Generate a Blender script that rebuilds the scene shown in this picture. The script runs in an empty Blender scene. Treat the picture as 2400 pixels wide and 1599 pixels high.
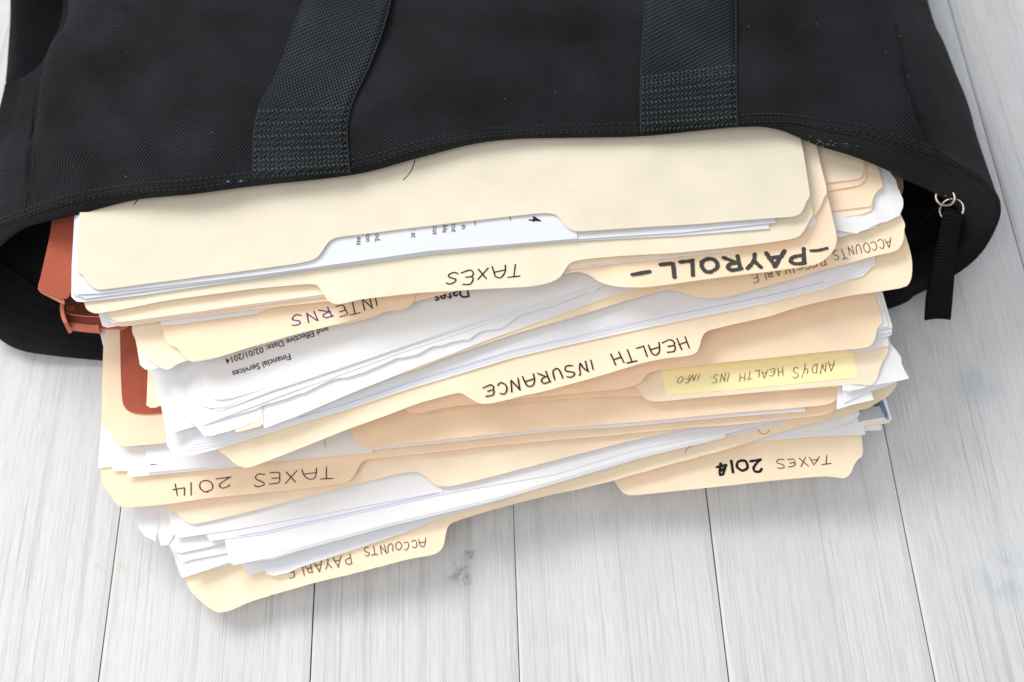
import bpy, bmesh, math, random
from math import radians, sin, cos, pi
from mathutils import Vector, noise, geometry
random.seed(7)
S = bpy.context.scene
COL = S.collection
R = radians
# ------------------------------------------------------------ camera
CAM = Vector((0, -0.338, 0.55)); PITCH = R(57); FPX = 3333.0; TH = pi/2-PITCH
cd = bpy.data.cameras.new("camera"); cd.lens = 50; cd.sensor_width = 36
cd.clip_start = 0.01; cd.clip_end = 50
cam = bpy.data.objects.new("camera", cd); COL.objects.link(cam)
cam.location = CAM; cam.rotation_euler = (TH, 0, 0)
cd.dof.use_dof = True; cd.dof.focus_distance = 0.575; cd.dof.aperture_fstop = 13
S.camera = cam
# ------------------------------------------------------------ light
w = bpy.data.worlds.new("World"); S.world = w; w.use_nodes = True
bg = w.node_tree.nodes["Background"]; bg.inputs[0].default_value = (0.93, 0.965, 1.0, 1); bg.inputs[1].default_value = 0.54
def area(name, loc, target, size, power, col):
    l = bpy.data.lights.new(name, 'AREA'); l.shape = 'RECTANGLE'; l.size = size[0]; l.size_y = size[1]
    l.energy = power; l.color = col
    o = bpy.data.objects.new(name, l); COL.objects.link(o); o.location = loc
    o.rotation_euler = (Vector(target)-Vector(loc)).to_track_quat('-Z', 'Y').to_euler()
    return o
area("key_softbox", (-0.95, 0.62, 1.20), (0.0, 0.0, 0.03), (1.0, 0.9), 21, (1.0, 0.985, 0.96))  # softbox key lamp at the back left, not an actual window
area("front_fill", (-0.32, -0.98, 1.15), (0.0, -0.1, 0.0), (1.0, 1.0), 12.5, (1.0, 0.985, 0.965))  # added fill lamp, brightens the folder fronts and the near table
S.view_settings.view_transform = 'Standard'; S.view_settings.look = 'None'
S.view_settings.exposure = 0.0; S.view_settings.gamma = 1.0
S.cycles.diffuse_bounces = 8; S.cycles.max_bounces = 12
# ------------------------------------------------------------ geometry of the view
def ray(px, py, z):
    cx = (px-1200)/FPX; cy = (799.5-py)/FPX
    d = Vector((cx, cy*cos(TH)+sin(TH), cy*sin(TH)-cos(TH)))
    return CAM + d*((z-CAM.z)/d.z)
PHI = R(-1.9)
BACK = Vector((sin(PHI), cos(PHI), 0))
# ------------------------------------------------------------ materials
def nt(name):
    m = bpy.data.materials.new(name); m.use_nodes = True
    n = m.node_tree.nodes; l = m.node_tree.links
    return m, n, l, n["Principled BSDF"]
def ramp(n, stops):
    r = n.new("ShaderNodeValToRGB"); e = r.color_ramp.elements
    e[0].position, e[0].color = stops[0][0], (*stops[0][1], 1)
    e[1].position, e[1].color = stops[-1][0], (*stops[-1][1], 1)
    for p, c in stops[1:-1]:
        k = e.new(p); k.color = (*c, 1)
    return r
def paper_mat(name, col, var=0.045, rough=0.75, bump=0.05, trans=0.0, tcol=(1.0, 0.56, 0.17)):
    m, n, l, b = nt(name)
    tc = n.new("ShaderNodeTexCoord")
    a = n.new("ShaderNodeTexNoise"); a.inputs["Scale"].default_value = 55; a.inputs["Detail"].default_value = 6
    l.new(tc.outputs["Object"], a.inputs["Vector"])
    f = n.new("ShaderNodeTexNoise"); f.inputs["Scale"].default_value = 1500; f.inputs["Detail"].default_value = 3
    l.new(tc.outputs["Object"], f.inputs["Vector"])
    r = ramp(n, [(0.3, tuple(c*(1-var*1.3) for c in col)), (0.7, tuple(min(1, c*(1+var*0.6)) for c in col))])
    l.new(a.outputs[0], r.inputs[0])
    sc = n.new("ShaderNodeTexNoise"); sc.inputs["Scale"].default_value = 260; sc.inputs["Detail"].default_value = 8; sc.inputs["Roughness"].default_value = 0.8
    l.new(tc.outputs["Object"], sc.inputs["Vector"])
    scr = ramp(n, [(0.27, (0.89, 0.87, 0.83)), (0.39, (1, 1, 1))]); l.new(sc.outputs[0], scr.inputs[0])
    sm = n.new("ShaderNodeMixRGB"); sm.blend_type = 'MULTIPLY'; sm.inputs[0].default_value = 1.0 if var > 0.02 else 0.2
    l.new(r.outputs[0], sm.inputs[1]); l.new(scr.outputs[0], sm.inputs[2]); r = sm
    mx = n.new("ShaderNodeMixRGB"); mx.blend_type = 'OVERLAY'; mx.inputs[0].default_value = 0.10
    l.new(r.outputs[0], mx.inputs[1]); l.new(f.outputs[0], mx.inputs[2])
    l.new(mx.outputs[0], b.inputs["Base Color"])
    b.inputs["Roughness"].default_value = rough
    b.inputs["Specular IOR Level"].default_value = 0.25
    bp = n.new("ShaderNodeBump"); bp.inputs["Strength"].default_value = bump; bp.inputs["Distance"].default_value = 0.0006
    l.new(f.outputs[0], bp.inputs["Height"]); l.new(bp.outputs[0], b.inputs["Normal"])
    cz = n.new("ShaderNodeTexNoise"); cz.inputs["Scale"].default_value = 38; cz.inputs["Detail"].default_value = 4; cz.inputs["Roughness"].default_value = 0.55
    l.new(tc.outputs["Object"], cz.inputs["Vector"])
    b2 = n.new("ShaderNodeBump"); b2.inputs["Strength"].default_value = 0.22; b2.inputs["Distance"].default_value = 0.0012
    l.new(cz.outputs[0], b2.inputs["Height"]); l.new(bp.outputs[0], b2.inputs["Normal"]); l.new(b2.outputs[0], b.inputs["Normal"])
    if trans:
        t = n.new("ShaderNodeBsdfTranslucent"); t.inputs[0].default_value = (*tcol, 1)
        k = n.new("ShaderNodeMixShader"); k.inputs[0].default_value = trans
        l.new(b.outputs[0], k.inputs[1]); l.new(t.outputs[0], k.inputs[2]); l.new(k.outputs[0], n["Material Output"].inputs[0])
    return m
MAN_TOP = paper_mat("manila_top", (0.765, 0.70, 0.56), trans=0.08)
MAN_TOP2 = paper_mat("manila_second", (0.83, 0.755, 0.59), trans=0.1)
MAN_A = paper_mat("manila_yellow", (0.95, 0.815, 0.605), trans=0.12)
MAN_B = paper_mat("manila_peach", (0.96, 0.79, 0.575), trans=0.14)
MAN_C = paper_mat("manila_pale", (0.95, 0.825, 0.635), trans=0.12)
WHITE = paper_mat("white_paper", (0.875, 0.875, 0.885), 0.012, 0.7, 0.03, trans=0.16, tcol=(0.93, 0.92, 0.93))
WHITE_B = paper_mat("cool_white_paper", (0.85, 0.856, 0.885), 0.012, 0.7, 0.03, trans=0.16, tcol=(0.92, 0.92, 0.95))
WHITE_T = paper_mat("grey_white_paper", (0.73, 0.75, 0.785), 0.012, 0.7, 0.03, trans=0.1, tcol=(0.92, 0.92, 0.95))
RED = paper_mat("red_card", (0.40, 0.095, 0.055), 0.12, 0.85, 0.35)
RED_EDGE = paper_mat("worn_red_card", (0.56, 0.17, 0.11), 0.18, 0.9, 0.5)
EDGE = paper_mat("raw_card_edge", (0.96, 0.92, 0.84), trans=0.3)
RED_RAW = paper_mat("raw_red_edge", (0.55, 0.22, 0.15))
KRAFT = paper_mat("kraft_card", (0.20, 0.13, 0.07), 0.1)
YELLOW = paper_mat("yellow_sticker", (0.96, 0.84, 0.47), 0.02)
CHECK = paper_mat("grey_check_print", (0.45, 0.46, 0.48), 0.08)
def flat(name, col, rough=0.6, metal=0.0):
    m, n, l, b = nt(name); b.inputs["Base Color"].default_value = (*col, 1)
    b.inputs["Roughness"].default_value = rough; b.inputs["Metallic"].default_value = metal
    b.inputs["Specular IOR Level"].default_value = 0.2
    return m
INK = flat("brown_black_ink", (0.035, 0.018, 0.016))
INK_D = flat("black_ink", (0.014, 0.010, 0.011))
INK_G = flat("grey_marker", (0.055, 0.055, 0.05))
INK_P = flat("violet_ink", (0.07, 0.035, 0.22))
INK_BLUE = flat("blue_print", (0.07, 0.16, 0.36))
INK_L = flat("brown_pen", (0.12, 0.07, 0.035))
INK_RED = flat("pink_pen", (0.6, 0.12, 0.22))
RULE = flat("pale_blue_rule", (0.42, 0.50, 0.80))
PRINT = flat("print_ink", (0.06, 0.045, 0.055))
METAL = flat("nickel", (0.56, 0.48, 0.39), 0.28, 1.0)
THREAD = flat("black_thread", (0.02, 0.02, 0.024), 0.9)
STITCH = flat("stitch_thread", (0.035, 0.037, 0.045), 0.8)
STITCH_L = flat("strap_stitch_thread", (0.050, 0.058, 0.062), 0.6)
BLUET = flat("blue_thread", (0.05, 0.15, 0.32), 0.8)
SEAM_SHADE = flat("painted_seam_shade", (0.0015, 0.0015, 0.002), 1.0)  # near-black colour that paints the shade in seam creases
LINT = flat("lint", (0.20, 0.195, 0.18), 0.9)
def weave(name, c0, c1, pu, pv, bump, rough=0.8, sheen=0.25, diag=0.0):
    m, n, l, b = nt(name)
    uv = n.new("ShaderNodeUVMap"); sx = n.new("ShaderNodeSeparateXYZ"); l.new(uv.outputs[0], sx.inputs[0])
    def M(op, a, bb=None):
        k = n.new("ShaderNodeMath"); k.operation = op
        for i, v in enumerate((a, bb)):
            if v is None: continue
            if isinstance(v, (int, float)): k.inputs[i].default_value = v
            else: l.new(v, k.inputs[i])
        return k.outputs[0]
    u = M('MULTIPLY', sx.outputs[0], 2*pi/pu); v = M('MULTIPLY', sx.outputs[1], 2*pi/pv)
    v = M('ADD', v, M('MULTIPLY', u, diag))
    s1 = M('MULTIPLY', M('SINE', u), M('SINE', v))
    h = M('POWER', M('MULTIPLY', M('ADD', s1, 1.0), 0.5), 1.7)
    tc = n.new("ShaderNodeTexCoord"); nz = n.new("ShaderNodeTexNoise")
    nz.inputs["Scale"].default_value = 22; nz.inputs["Detail"].default_value = 5; l.new(tc.outputs["Object"], nz.inputs["Vector"])
    n2 = n.new("ShaderNodeTexNoise"); n2.inputs["Scale"].default_value = 900; n2.inputs["Detail"].default_value = 2
    l.new(tc.outputs["Object"], n2.inputs["Vector"])
    k = M('MULTIPLY', h, M('MAXIMUM', M('SUBTRACT', M('MULTIPLY', nz.outputs[0], 1.5), 0.15), 0.12)); k = M('MULTIPLY', k, M('ADD', M('MULTIPLY', n2.outputs[0], 0.8), 0.6))
    r = ramp(n, [(0.05, c0), (0.85, c1)]); l.new(k, r.inputs[0]); l.new(r.outputs[0], b.inputs["Base Color"])
    b.inputs["Roughness"].default_value = rough; b.inputs["Specular IOR Level"].default_value = 0.12
    b.inputs["Sheen Weight"].default_value = sheen; b.inputs["Sheen Roughness"].default_value = 0.5
    b.inputs["Sheen Tint"].default_value = (0.5, 0.5, 0.6, 1)
    bp = n.new("ShaderNodeBump"); bp.inputs["Strength"].default_value = bump; bp.inputs["Distance"].default_value = 0.0004
    l.new(h, bp.inputs["Height"]); l.new(bp.outputs[0], b.inputs["Normal"])
    return m
NYLON = weave("black_nylon", (0.0006, 0.0006, 0.0009), (0.044, 0.045, 0.055), 1.6, 1.35, 0.6, sheen=0.02)
HEM = weave("hem_nylon", (0.002, 0.002, 0.002), (0.050, 0.049, 0.052), 0.85, 0.8, 0.7, sheen=0.03)
LINING = weave("lining", (0.002, 0.002, 0.0025), (0.009, 0.009, 0.010), 1.2, 1.2, 0.5, sheen=0.0)
WEB = weave("webbing", (0.0012, 0.0020, 0.0026), (0.052, 0.064, 0.070), 2.0, 2.5, 0.9, 0.6, 0.0, diag=0.5)
RIB = weave("ribbed_tape", (0.0015, 0.0015, 0.002), (0.011, 0.011, 0.013), 40, 1.6, 0.9, 0.8, 0.0)
def wood_mat(seed, spots=()):
    m, n, l, b = nt("whitewashed_wood")
    tc = n.new("ShaderNodeTexCoord"); mp = n.new("ShaderNodeMapping")
    mp.inputs["Location"].default_value = (seed*3.71, seed*1.3, 0)
    l.new(tc.outputs["Object"], mp.inputs["Vector"])
    # gentle sideways drift of the grain
    dn = n.new("ShaderNodeTexNoise"); dn.inputs["Scale"].default_value = 5; dn.inputs["Detail"].default_value = 1
    l.new(mp.outputs[0], dn.inputs["Vector"])
    vm = n.new("ShaderNodeVectorMath"); vm.operation = 'MULTIPLY_ADD'
    vm.inputs[1].default_value = (0.005, 0, 0); l.new(dn.outputs[1], vm.inputs[0]); l.new(mp.outputs[0], vm.inputs[2])
    def grain(sx, sy, det, rough=0.6):
        g = n.new("ShaderNodeMapping"); g.inputs["Scale"].default_value = (sx, sy, 1); l.new(vm.outputs[0], g.inputs["Vector"])
        t = n.new("ShaderNodeTexNoise"); t.inputs["Scale"].default_value = 1; t.inputs["Detail"].default_value = det
        t.inputs["Roughness"].default_value = rough
        l.new(g.outputs[0], t.inputs["Vector"]); return t
    g1 = grain(1250, 7, 2); g2 = grain(210, 2.2, 3); g3 = grain(30, 1.6, 3); g4 = grain(1800, 60, 2)
    r1 = ramp(n, [(0.30, (0.77, 0.765, 0.76)), (0.40, (0.96, 0.96, 0.96)), (0.60, (1, 1, 1))]); l.new(g1.outputs[0], r1.inputs[0])
    r2 = ramp(n, [(0.27, (0.80, 0.79, 0.78)), (0.42, (0.96, 0.96, 0.96)), (0.7, (1, 1, 1))]); l.new(g2.outputs[0], r2.inputs[0])
    r3 = ramp(n, [(0.25, (0.59, 0.60, 0.615)), (0.75, (0.69, 0.698, 0.71))]); l.new(g3.outputs[0], r3.inputs[0])
    r4 = ramp(n, [(0.3, (0.86, 0.86, 0.86)), (0.6, (1, 1, 1))]); l.new(g4.outputs[0], r4.inputs[0])
    def mul(a, bb, f=1.0):
        k = n.new("ShaderNodeMixRGB"); k.blend_type = 'MULTIPLY'; k.inputs[0].default_value = f
        l.new(a, k.inputs[1]); l.new(bb, k.inputs[2]); return k.outputs[0]
    c = mul(mul(mul(r3.outputs[0], r1.outputs[0]), r2.outputs[0]), r4.outputs[0])
    for (sx, sy, rr, col, sc, thr) in spots:
        vs = n.new("ShaderNodeVectorMath"); vs.operation = 'SUBTRACT'; vs.inputs[1].default_value = (sx, sy, 0); l.new(tc.outputs["Object"], vs.inputs[0])
        vl = n.new("ShaderNodeVectorMath"); vl.operation = 'LENGTH'; l.new(vs.outputs[0], vl.inputs[0])
        mr = n.new("ShaderNodeMapRange"); mr.interpolation_type = 'SMOOTHSTEP'; mr.inputs[1].default_value = rr; mr.inputs[2].default_value = rr*0.25
        l.new(vl.outputs["Value"], mr.inputs[0])
        kn = n.new("ShaderNodeTexNoise"); kn.inputs["Scale"].default_value = sc; kn.inputs["Detail"].default_value = 4; kn.inputs["Distortion"].default_value = 1.2
        l.new(tc.outputs["Object"], kn.inputs["Vector"])
        kr = n.new("ShaderNodeMapRange"); kr.inputs[1].default_value = thr; kr.inputs[2].default_value = thr+0.10; l.new(kn.outputs[0], kr.inputs[0])
        mm = n.new("ShaderNodeMath"); mm.operation = 'MULTIPLY'; l.new(mr.outputs[0], mm.inputs[0]); l.new(kr.outputs[0], mm.inputs[1])
        mx = n.new("ShaderNodeMixRGB"); mx.blend_type = 'MULTIPLY'; l.new(mm.outputs[0], mx.inputs[0]); l.new(c, mx.inputs[1]); mx.inputs[2].default_value = (*col, 1)
        c = mx.outputs[0]
    l.new(c, b.inputs["Base Color"]); b.inputs["Roughness"].default_value = 0.55
    b.inputs["Specular IOR Level"].default_value = 0.3
    bp = n.new("ShaderNodeBump"); bp.inputs["Strength"].default_value = 0.25; bp.inputs["Distance"].default_value = 0.0004
    l.new(g1.outputs[0], bp.inputs["Height"]); l.new(bp.outputs[0], b.inputs["Normal"])
    return m
# ------------------------------------------------------------ helpers
def link(name, me, parent=None, mats=(), smooth=True):
    o = bpy.data.objects.new(name, me); COL.objects.link(o)
    for m in mats: me.materials.append(m)
    if smooth:
        for p in me.polygons: p.use_smooth = True
    if parent: o.parent = parent
    return o
def mesh(name, vs, fs, parent=None, mats=(), smooth=True):
    me = bpy.data.meshes.new(name); me.from_pydata([tuple(v) for v in vs], [], fs); me.update()
    return link(name, me, parent, mats, smooth)
def tag(o, label=None, cat=None, group=None, kind=None):
    if label: o['label'] = label
    if cat: o['category'] = cat
    if group: o['group'] = group
    if kind: o['kind'] = kind
    return o
def thing(name, label, cat, group=None, loc=(0, 0, 0)):
    o = bpy.data.objects.new(name, None); COL.objects.link(o); o.empty_display_size = 0.02
    return tag(o, label, cat, group)
def catmull(pts, n, closed=False):
    out = []; N = len(pts)
    for i in range(N if closed else N-1):
        g = lambda k: pts[k % N] if closed else pts[max(0, min(N-1, k))]
        p0, p1, p2, p3 = g(i-1), g(i), g(i+1), g(i+2)
        for j in range(n):
            t = j/n
            out.append(0.5*((2*p1)+(p2-p0)*t+(2*p0-5*p1+4*p2-p3)*t*t+(3*p1-p0-3*p2+p3)*t*t*t))
    if not closed: out.append(pts[-1].copy())
    return out
def inside(p, poly):
    c = False; x, y = p; j = len(poly)-1
    for i in range(len(poly)):
        xi, yi = poly[i]; xj, yj = poly[j]
        if (yi > y) != (yj > y) and x < (xj-xi)*(y-yi)/(yj-yi)+xi: c = not c
        j = i
    return c
class Surf:
    """height field of one sheet: zl at the left of the pile, zr at the right, with soft waves and local lifts"""
    def __init__(s, zl, zr, amp=0.00022, seed=0, bumps=(), zm=None, crumple=0.0):
        s.zl, s.zr, s.amp, s.seed, s.crumple = zl/1000, zr/1000, amp, seed, crumple
        s.zm = None if zm is None else zm/1000
        s.bumps = []
        for (px, py, r, dz) in bumps:
            q = ray(px, py, (s.zl+s.zr)/2 if px < 1700 and px > 700 else (s.zl if px <= 700 else s.zr))
            s.bumps.append((q.x, q.y, r/1000, dz/1000))
    def z(s, x, y):
        t = max(0, min(1, (x+0.17)/0.34))
        z = s.zl+(s.zr-s.zl)*t
        if s.zm is not None: z += (s.zm-(s.zl+s.zr)/2)*(1-(2*t-1)**2)
        z += 0.0007*noise.noise(Vector((x*9, y*6, 0)))
        z += s.amp*noise.noise(Vector((x*28, y*14, 3.1*s.seed)))
        for bx, by, r, dz in s.bumps:
            d2 = ((x-bx)**2+(y-by)**2)/(r*r); z += dz*math.exp(-d2)
        if s.crumple:
            v = Vector((x*70, y*70, s.seed)); a = abs(noise.noise(v))+0.5*abs(noise.noise(v*2.1))
            z += s.crumple*(a-0.3)
        return z
    def pt(s, px, py, dz=0.0):
        z = (s.zl+s.zr)/2
        for _ in range(9):
            q = ray(px, py, z+dz); z = s.z(q.x, q.y)
        q = ray(px, py, z+dz); return q
def chaikin(p):
    o = [p[0]]
    for a, b in zip(p[:-1], p[1:]):
        if (b-a).length > 0.012: 
            o += [a+(b-a)*min(0.25, 0.002/(b-a).length), b-(b-a)*min(0.25, 0.002/(b-a).length)]
        else: o += [a*0.75+b*0.25, a*0.25+b*0.75]
    return o+[p[-1]]
def sheet(name, pts, surf, mat, th=0.25, parent=None, yb=0.13, soft=True, ext=True, ragged=0.0, step=0.009):
    P = [surf.pt(*p) for p in pts]; P = [Vector((q.x, q.y)) for q in P]
    if soft: P = chaikin(P)
    if ext:
        B2 = Vector((BACK.x, BACK.y)); L, Rr = P[0], P[-1]
        P = P + [Rr+B2*max(0.01, yb-Rr.y), L+B2*max(0.01, yb-L.y)]
    D = []
    for i in range(len(P)):
        a, b = P[i], P[(i+1) % len(P)]; k = max(1, int((b-a).length/(0.0022 if ragged else 0.006)))
        for j in range(k):
            q = a.lerp(b, j/k)
            if ragged and j:
                nrm = Vector((-(b-a).y, (b-a).x)).normalized()
                q = q + nrm*ragged/1000*(noise.noise(Vector((q.x*130, q.y*130, surf.seed)))+0.5*noise.noise(Vector((q.x*400, q.y*400, surf.seed))))
            elif j and soft:
                nrm = Vector((-(b-a).y, (b-a).x)).normalized()
                q = q + nrm*0.00022*noise.noise(Vector((q.x*60, q.y*60, surf.seed+9)))
            D.append(q)
    if soft or ragged or True:
        D2 = [D[0]]
        for q in D[1:]:
            if (q-D2[-1]).length > 0.0003: D2.append(q)
        D = D2
    poly = [(q.x, q.y) for q in D]
    xs = [q[0] for q in poly]; ys = [q[1] for q in poly]
    verts = [Vector(q) for q in poly]; st = step
    x = min(xs)
    while x < max(xs):
        y = min(ys)
        while y < max(ys):
            p = (x+0.0007*math.sin(y*900), y)
            if inside(p, poly) and min((Vector(p)-q).length for q in D) > st*0.35: verts.append(Vector(p))
            y += st
        x += st
    n = len(poly)
    vs, es, fs, ov, oe, of = geometry.delaunay_2d_cdt(verts, [], [list(range(n))], 1, 1e-6)
    me = bpy.data.meshes.new(name); bm = bmesh.new(); t = th/1000
    top = [bm.verts.new((v.x, v.y, surf.z(v.x, v.y))) for v in vs]
    bot = [bm.verts.new((v.x, v.y, surf.z(v.x, v.y)-t)) for v in vs]
    cnt = {}
    for f in fs:
        try:
            bm.faces.new([top[i] for i in f]); bm.faces.new([bot[i] for i in reversed(f)])
        except ValueError: continue
        for a, b in zip(f, list(f[1:])+[f[0]]): cnt[(a, b)] = 1
    for (a, b) in list(cnt):
        if (b, a) not in cnt:
            f = bm.faces.new([top[a], bot[a], bot[b], top[b]]); f.smooth = False; f.material_index = 1 if th > 0.22 else 0
            for e in (bm.edges.get((top[a], top[b])), bm.edges.get((bot[a], bot[b]))):
                if e: e.smooth = False
    bm.normal_update()
    for f in bm.faces:
        f.smooth = True
    # keep the flat top's shading apart from the rim
    for e in bm.edges:
        if len(e.link_faces) == 2 and e.link_faces[0].normal.angle(e.link_faces[1].normal, 0) > 0.9: e.smooth = False
    bm.to_mesh(me); bm.free()
    o = link(name, me, parent, [mat, EDGE if "manila" in mat.name else (RED_RAW if "red" in mat.name else mat)] if th > 0.22 else [mat], smooth=False)
    for p in me.polygons: p.use_smooth = True
    return o
# ------------------------------------------------------------ pen strokes
G = {
 'A': (0.8, [[(0, 0), (0.22, 0.55), (0.42, 1)], [(0.42, 1), (0.58, 0.5), (0.75, 0)], [(0.12, 0.36), (0.66, 0.38)]]),
 'a': (0.85, [[(0.02, 0), (0.05, 0.55), (0.2, 0.9), (0.42, 1), (0.62, 0.85), (0.72, 0.5), (0.78, 0)], [(0.04, 0.42), (0.74, 0.46)]]),
 'B': (0.6, [[(0.05, 0), (0.05, 1)], [(0.05, 1), (0.45, 0.9), (0.4, 0.58), (0.08, 0.52)], [(0.08, 0.52), (0.55, 0.4), (0.5, 0.06), (0.05, 0)]]),
 'C': (0.65, [[(0.58, 0.85), (0.35, 1), (0.08, 0.75), (0.02, 0.4), (0.15, 0.08), (0.38, 0), (0.6, 0.14)]]),
 'D': (0.7, [[(0.05, 0), (0.05, 1)], [(0.05, 1), (0.45, 0.9), (0.62, 0.5), (0.45, 0.1), (0.05, 0)]]),
 'E': (0.65, [[(0.6, 1), (0.1, 0.96), (0.05, 0.5), (0.1, 0.02), (0.62, 0)], [(0.06, 0.5), (0.48, 0.52)]]),
 'e': (0.75, [[(0.7, 0.95), (0.25, 1), (0.05, 0.75), (0.1, 0.5), (0.5, 0.5)], [(0.1, 0.5), (0.0, 0.25), (0.2, 0.0), (0.75, 0.1)]]),
 'F': (0.6, [[(0.55, 1), (0.05, 1), (0.05, 0)], [(0.05, 0.52), (0.45, 0.54)]]),
 'H': (0.7, [[(0.05, 0), (0.02, 1)], [(0.62, 0), (0.6, 1)], [(0.03, 0.48), (0.62, 0.54)]]),
 'I': (0.25, [[(0.1, 0), (0.12, 1)]]),
 'L': (0.62, [[(0.05, 1), (0.05, 0.04), (0.12, 0), (0.58, 0.02)]]),
 'l': (0.75, [[(0.02, 0.3), (0.02, 0.85), (0.25, 1), (0.45, 0.85), (0.35, 0.3), (0.2, 0.05), (0.6, 0.0), (0.75, 0.05)]]),
 'N': (0.72, [[(0.05, 0), (0.06, 1)], [(0.06, 1), (0.55, 0.02)], [(0.55, 0.02), (0.62, 1)]]),
 'n': (0.75, [[(0.02, 0), (0.05, 0.9)], [(0.05, 0.9), (0.3, 0.5), (0.42, 0.08), (0.58, 0.5), (0.62, 0.95), (0.72, 1)]]),
 'O': (0.78, [[(0.36, 1), (0.08, 0.8), (0.02, 0.45), (0.15, 0.1), (0.4, 0), (0.65, 0.2), (0.7, 0.6), (0.55, 0.92), (0.34, 1.0)]]),
 'P': (0.65, [[(0.05, 0), (0.05, 1)], [(0.02, 0.98), (0.4, 1), (0.6, 0.8), (0.5, 0.52), (0.08, 0.45)]]),
 'R': (0.72, [[(0.08, 0), (0.05, 1)], [(0.0, 0.95), (0.4, 1), (0.58, 0.8), (0.45, 0.55), (0.08, 0.46)], [(0.2, 0.46), (0.4, 0.25), (0.68, 0.0)]]),
 'S': (0.65, [[(0.6, 0.88), (0.4, 1), (0.12, 0.92), (0.08, 0.68), (0.32, 0.52), (0.55, 0.35), (0.5, 0.08), (0.25, 0), (0.0, 0.12)]]),
 'T': (0.75, [[(0.38, 0), (0.36, 1)], [(0.0, 1), (0.74, 0.98)]]),
 'U': (0.7, [[(0.05, 1), (0.06, 0.35), (0.2, 0.03), (0.42, 0.04), (0.58, 0.3), (0.6, 1)]]),
 'V': (0.65, [[(0.02, 1), (0.28, 0)], [(0.28, 0), (0.6, 1)]]),
 'X': (0.65, [[(0.02, 1), (0.6, 0)], [(0.58, 1), (0.02, 0)]]),
 'Y': (0.66, [[(0.02, 1), (0.3, 0.5)], [(0.6, 1), (0.3, 0.5), (0.22, 0)]]),
 'y': (0.6, [[(0.1, 1), (0.12, 0.6), (0.3, 0.45), (0.52, 0.62)], [(0.52, 1), (0.52, 0.4), (0.5, -0.15)]]),
 '0': (0.85, [[(0.4, 1), (0.08, 0.8), (0.02, 0.45), (0.15, 0.1), (0.42, 0), (0.72, 0.18), (0.78, 0.6), (0.6, 0.93), (0.38, 1.0)]]),
 '1': (0.28, [[(0.1, 0), (0.12, 1)]]),
 '2': (0.8, [[(0.05, 0.8), (0.25, 1), (0.55, 0.95), (0.6, 0.65), (0.35, 0.3), (0.05, 0.02), (0.05, 0.0), (0.78, 0.06)]]),
 '4': (0.75, [[(0.1, 1), (0.06, 0.5), (0.1, 0.42), (0.7, 0.48)], [(0.52, 0.95), (0.5, 0)]]),
 '8': (0.8, [[(0.3, 1), (0.02, 0.3), (0.05, 0.22), (0.72, 0.28)], [(0.30, 1), (0.5, 0.95), (0.45, 0)], [(0.2, 0.5), (0.45, 0.7)]]),
 '.': (0.3, [[(0.05, 0), (0.12, 0.05)]]), "'": (0.25, [[(0.1, 1), (0.08, 0.8)]]), ' ': (0.55, []),
 '-': (0.8, [[(0.05, 0.5), (0.7, 0.5)]]), '7': (0.5, [[(0.25, 0), (0.3, 1)], [(0.05, 1), (0.5, 0.98)], [(0.05, 0), (0.48, 0.02)]]),
}
class Ink:
    def __init__(s): s.v = []; s.f = []; s.lift = 0.00022
    def stroke(s, surf, pix, wpx, seed=0, raw=False):
        P = [Vector((a, b, 0)) for a, b in pix]
        if len(P) > 2 and not raw: P = catmull(P, 10 if wpx > 5 else 5)
        elif len(P) == 2: P = [P[0].lerp(P[1], k/4) for k in range(5)]
        W = []; s.lift += 0.00001
        for i, p in enumerate(P): W.append(surf.pt(p.x, p.y, 0)+Vector((0, 0, s.lift+i*4e-7)))
        b = len(s.v); n = len(W); mm = wpx/5750.0/2
        for i, q in enumerate(W):
            d = (W[min(n-1, i+1)]-W[max(0, i-1)]); d.z = 0; d.normalize() if d.length > 0 else None
            nn = Vector((-d.y, d.x, 0)); ww = mm*(1+0.28*noise.noise(Vector((i*0.5, seed*3.3, 1.7))))
            s.v += [q+nn*ww, q-nn*ww]
        for i in range(n-1): s.f.append((b+2*i, b+2*i+1, b+2*i+3, b+2*i+2))
        for e, i, sg in ((0, 0, -1), (1, n-1, 1)):     # round ends
            d = (W[1]-W[0]) if e == 0 else (W[-1]-W[-2]); d.z = 0
            if d.length == 0: continue
            d.normalize(); nn = Vector((-d.y, d.x, 0)); c = len(s.v)
            for k in range(5):
                a = -pi/2+pi*k/4; s.v.append(W[i]+Vector((0, 0, 3e-6))+(nn*sin(a)+d*cos(a)*sg)*mm)
            s.f.append((c, c+1, c+2, c+3, c+4) if e else (c+4, c+3, c+2, c+1, c))
    def word(s, surf, text, a, b, h, wpx, slant=0.0, seed=1, jit=0.11):
        rnd = random.Random(seed*17+len(text))
        adv = [G[c][0]+0.22 for c in text]; tot = sum(adv)-0.22
        ax = Vector(a); bx = Vector(b); X = (bx-ax)/tot; ux = X.normalized(); U = Vector((ux.y, -ux.x))
        if U.y < 0: U = -U                       # the writing stands on its head in the picture
        x = 0
        for c, ad in zip(text, adv):
            rot = rnd.uniform(-jit, jit); sc = 1+rnd.uniform(-jit, jit)*1.3; dy = rnd.uniform(-jit, jit)*0.7
            for st in G[c][1]:
                pix = []
                for (gx, gy) in st:
                    gx += rnd.uniform(-1, 1)*jit*0.35; gy += rnd.uniform(-1, 1)*jit*0.35
                    gx2 = gx+rot*gy+slant*gy
                    p = ax+X*(x+gx2)+U*(h*(gy*sc+dy)); pix.append((p.x, p.y))
                s.stroke(surf, pix, wpx, rnd.random()*50)
            x += ad
    def done(s, parent, mat, name="handwriting"):
        return mesh(name, s.v, s.f, parent, [mat], smooth=False)
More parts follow.
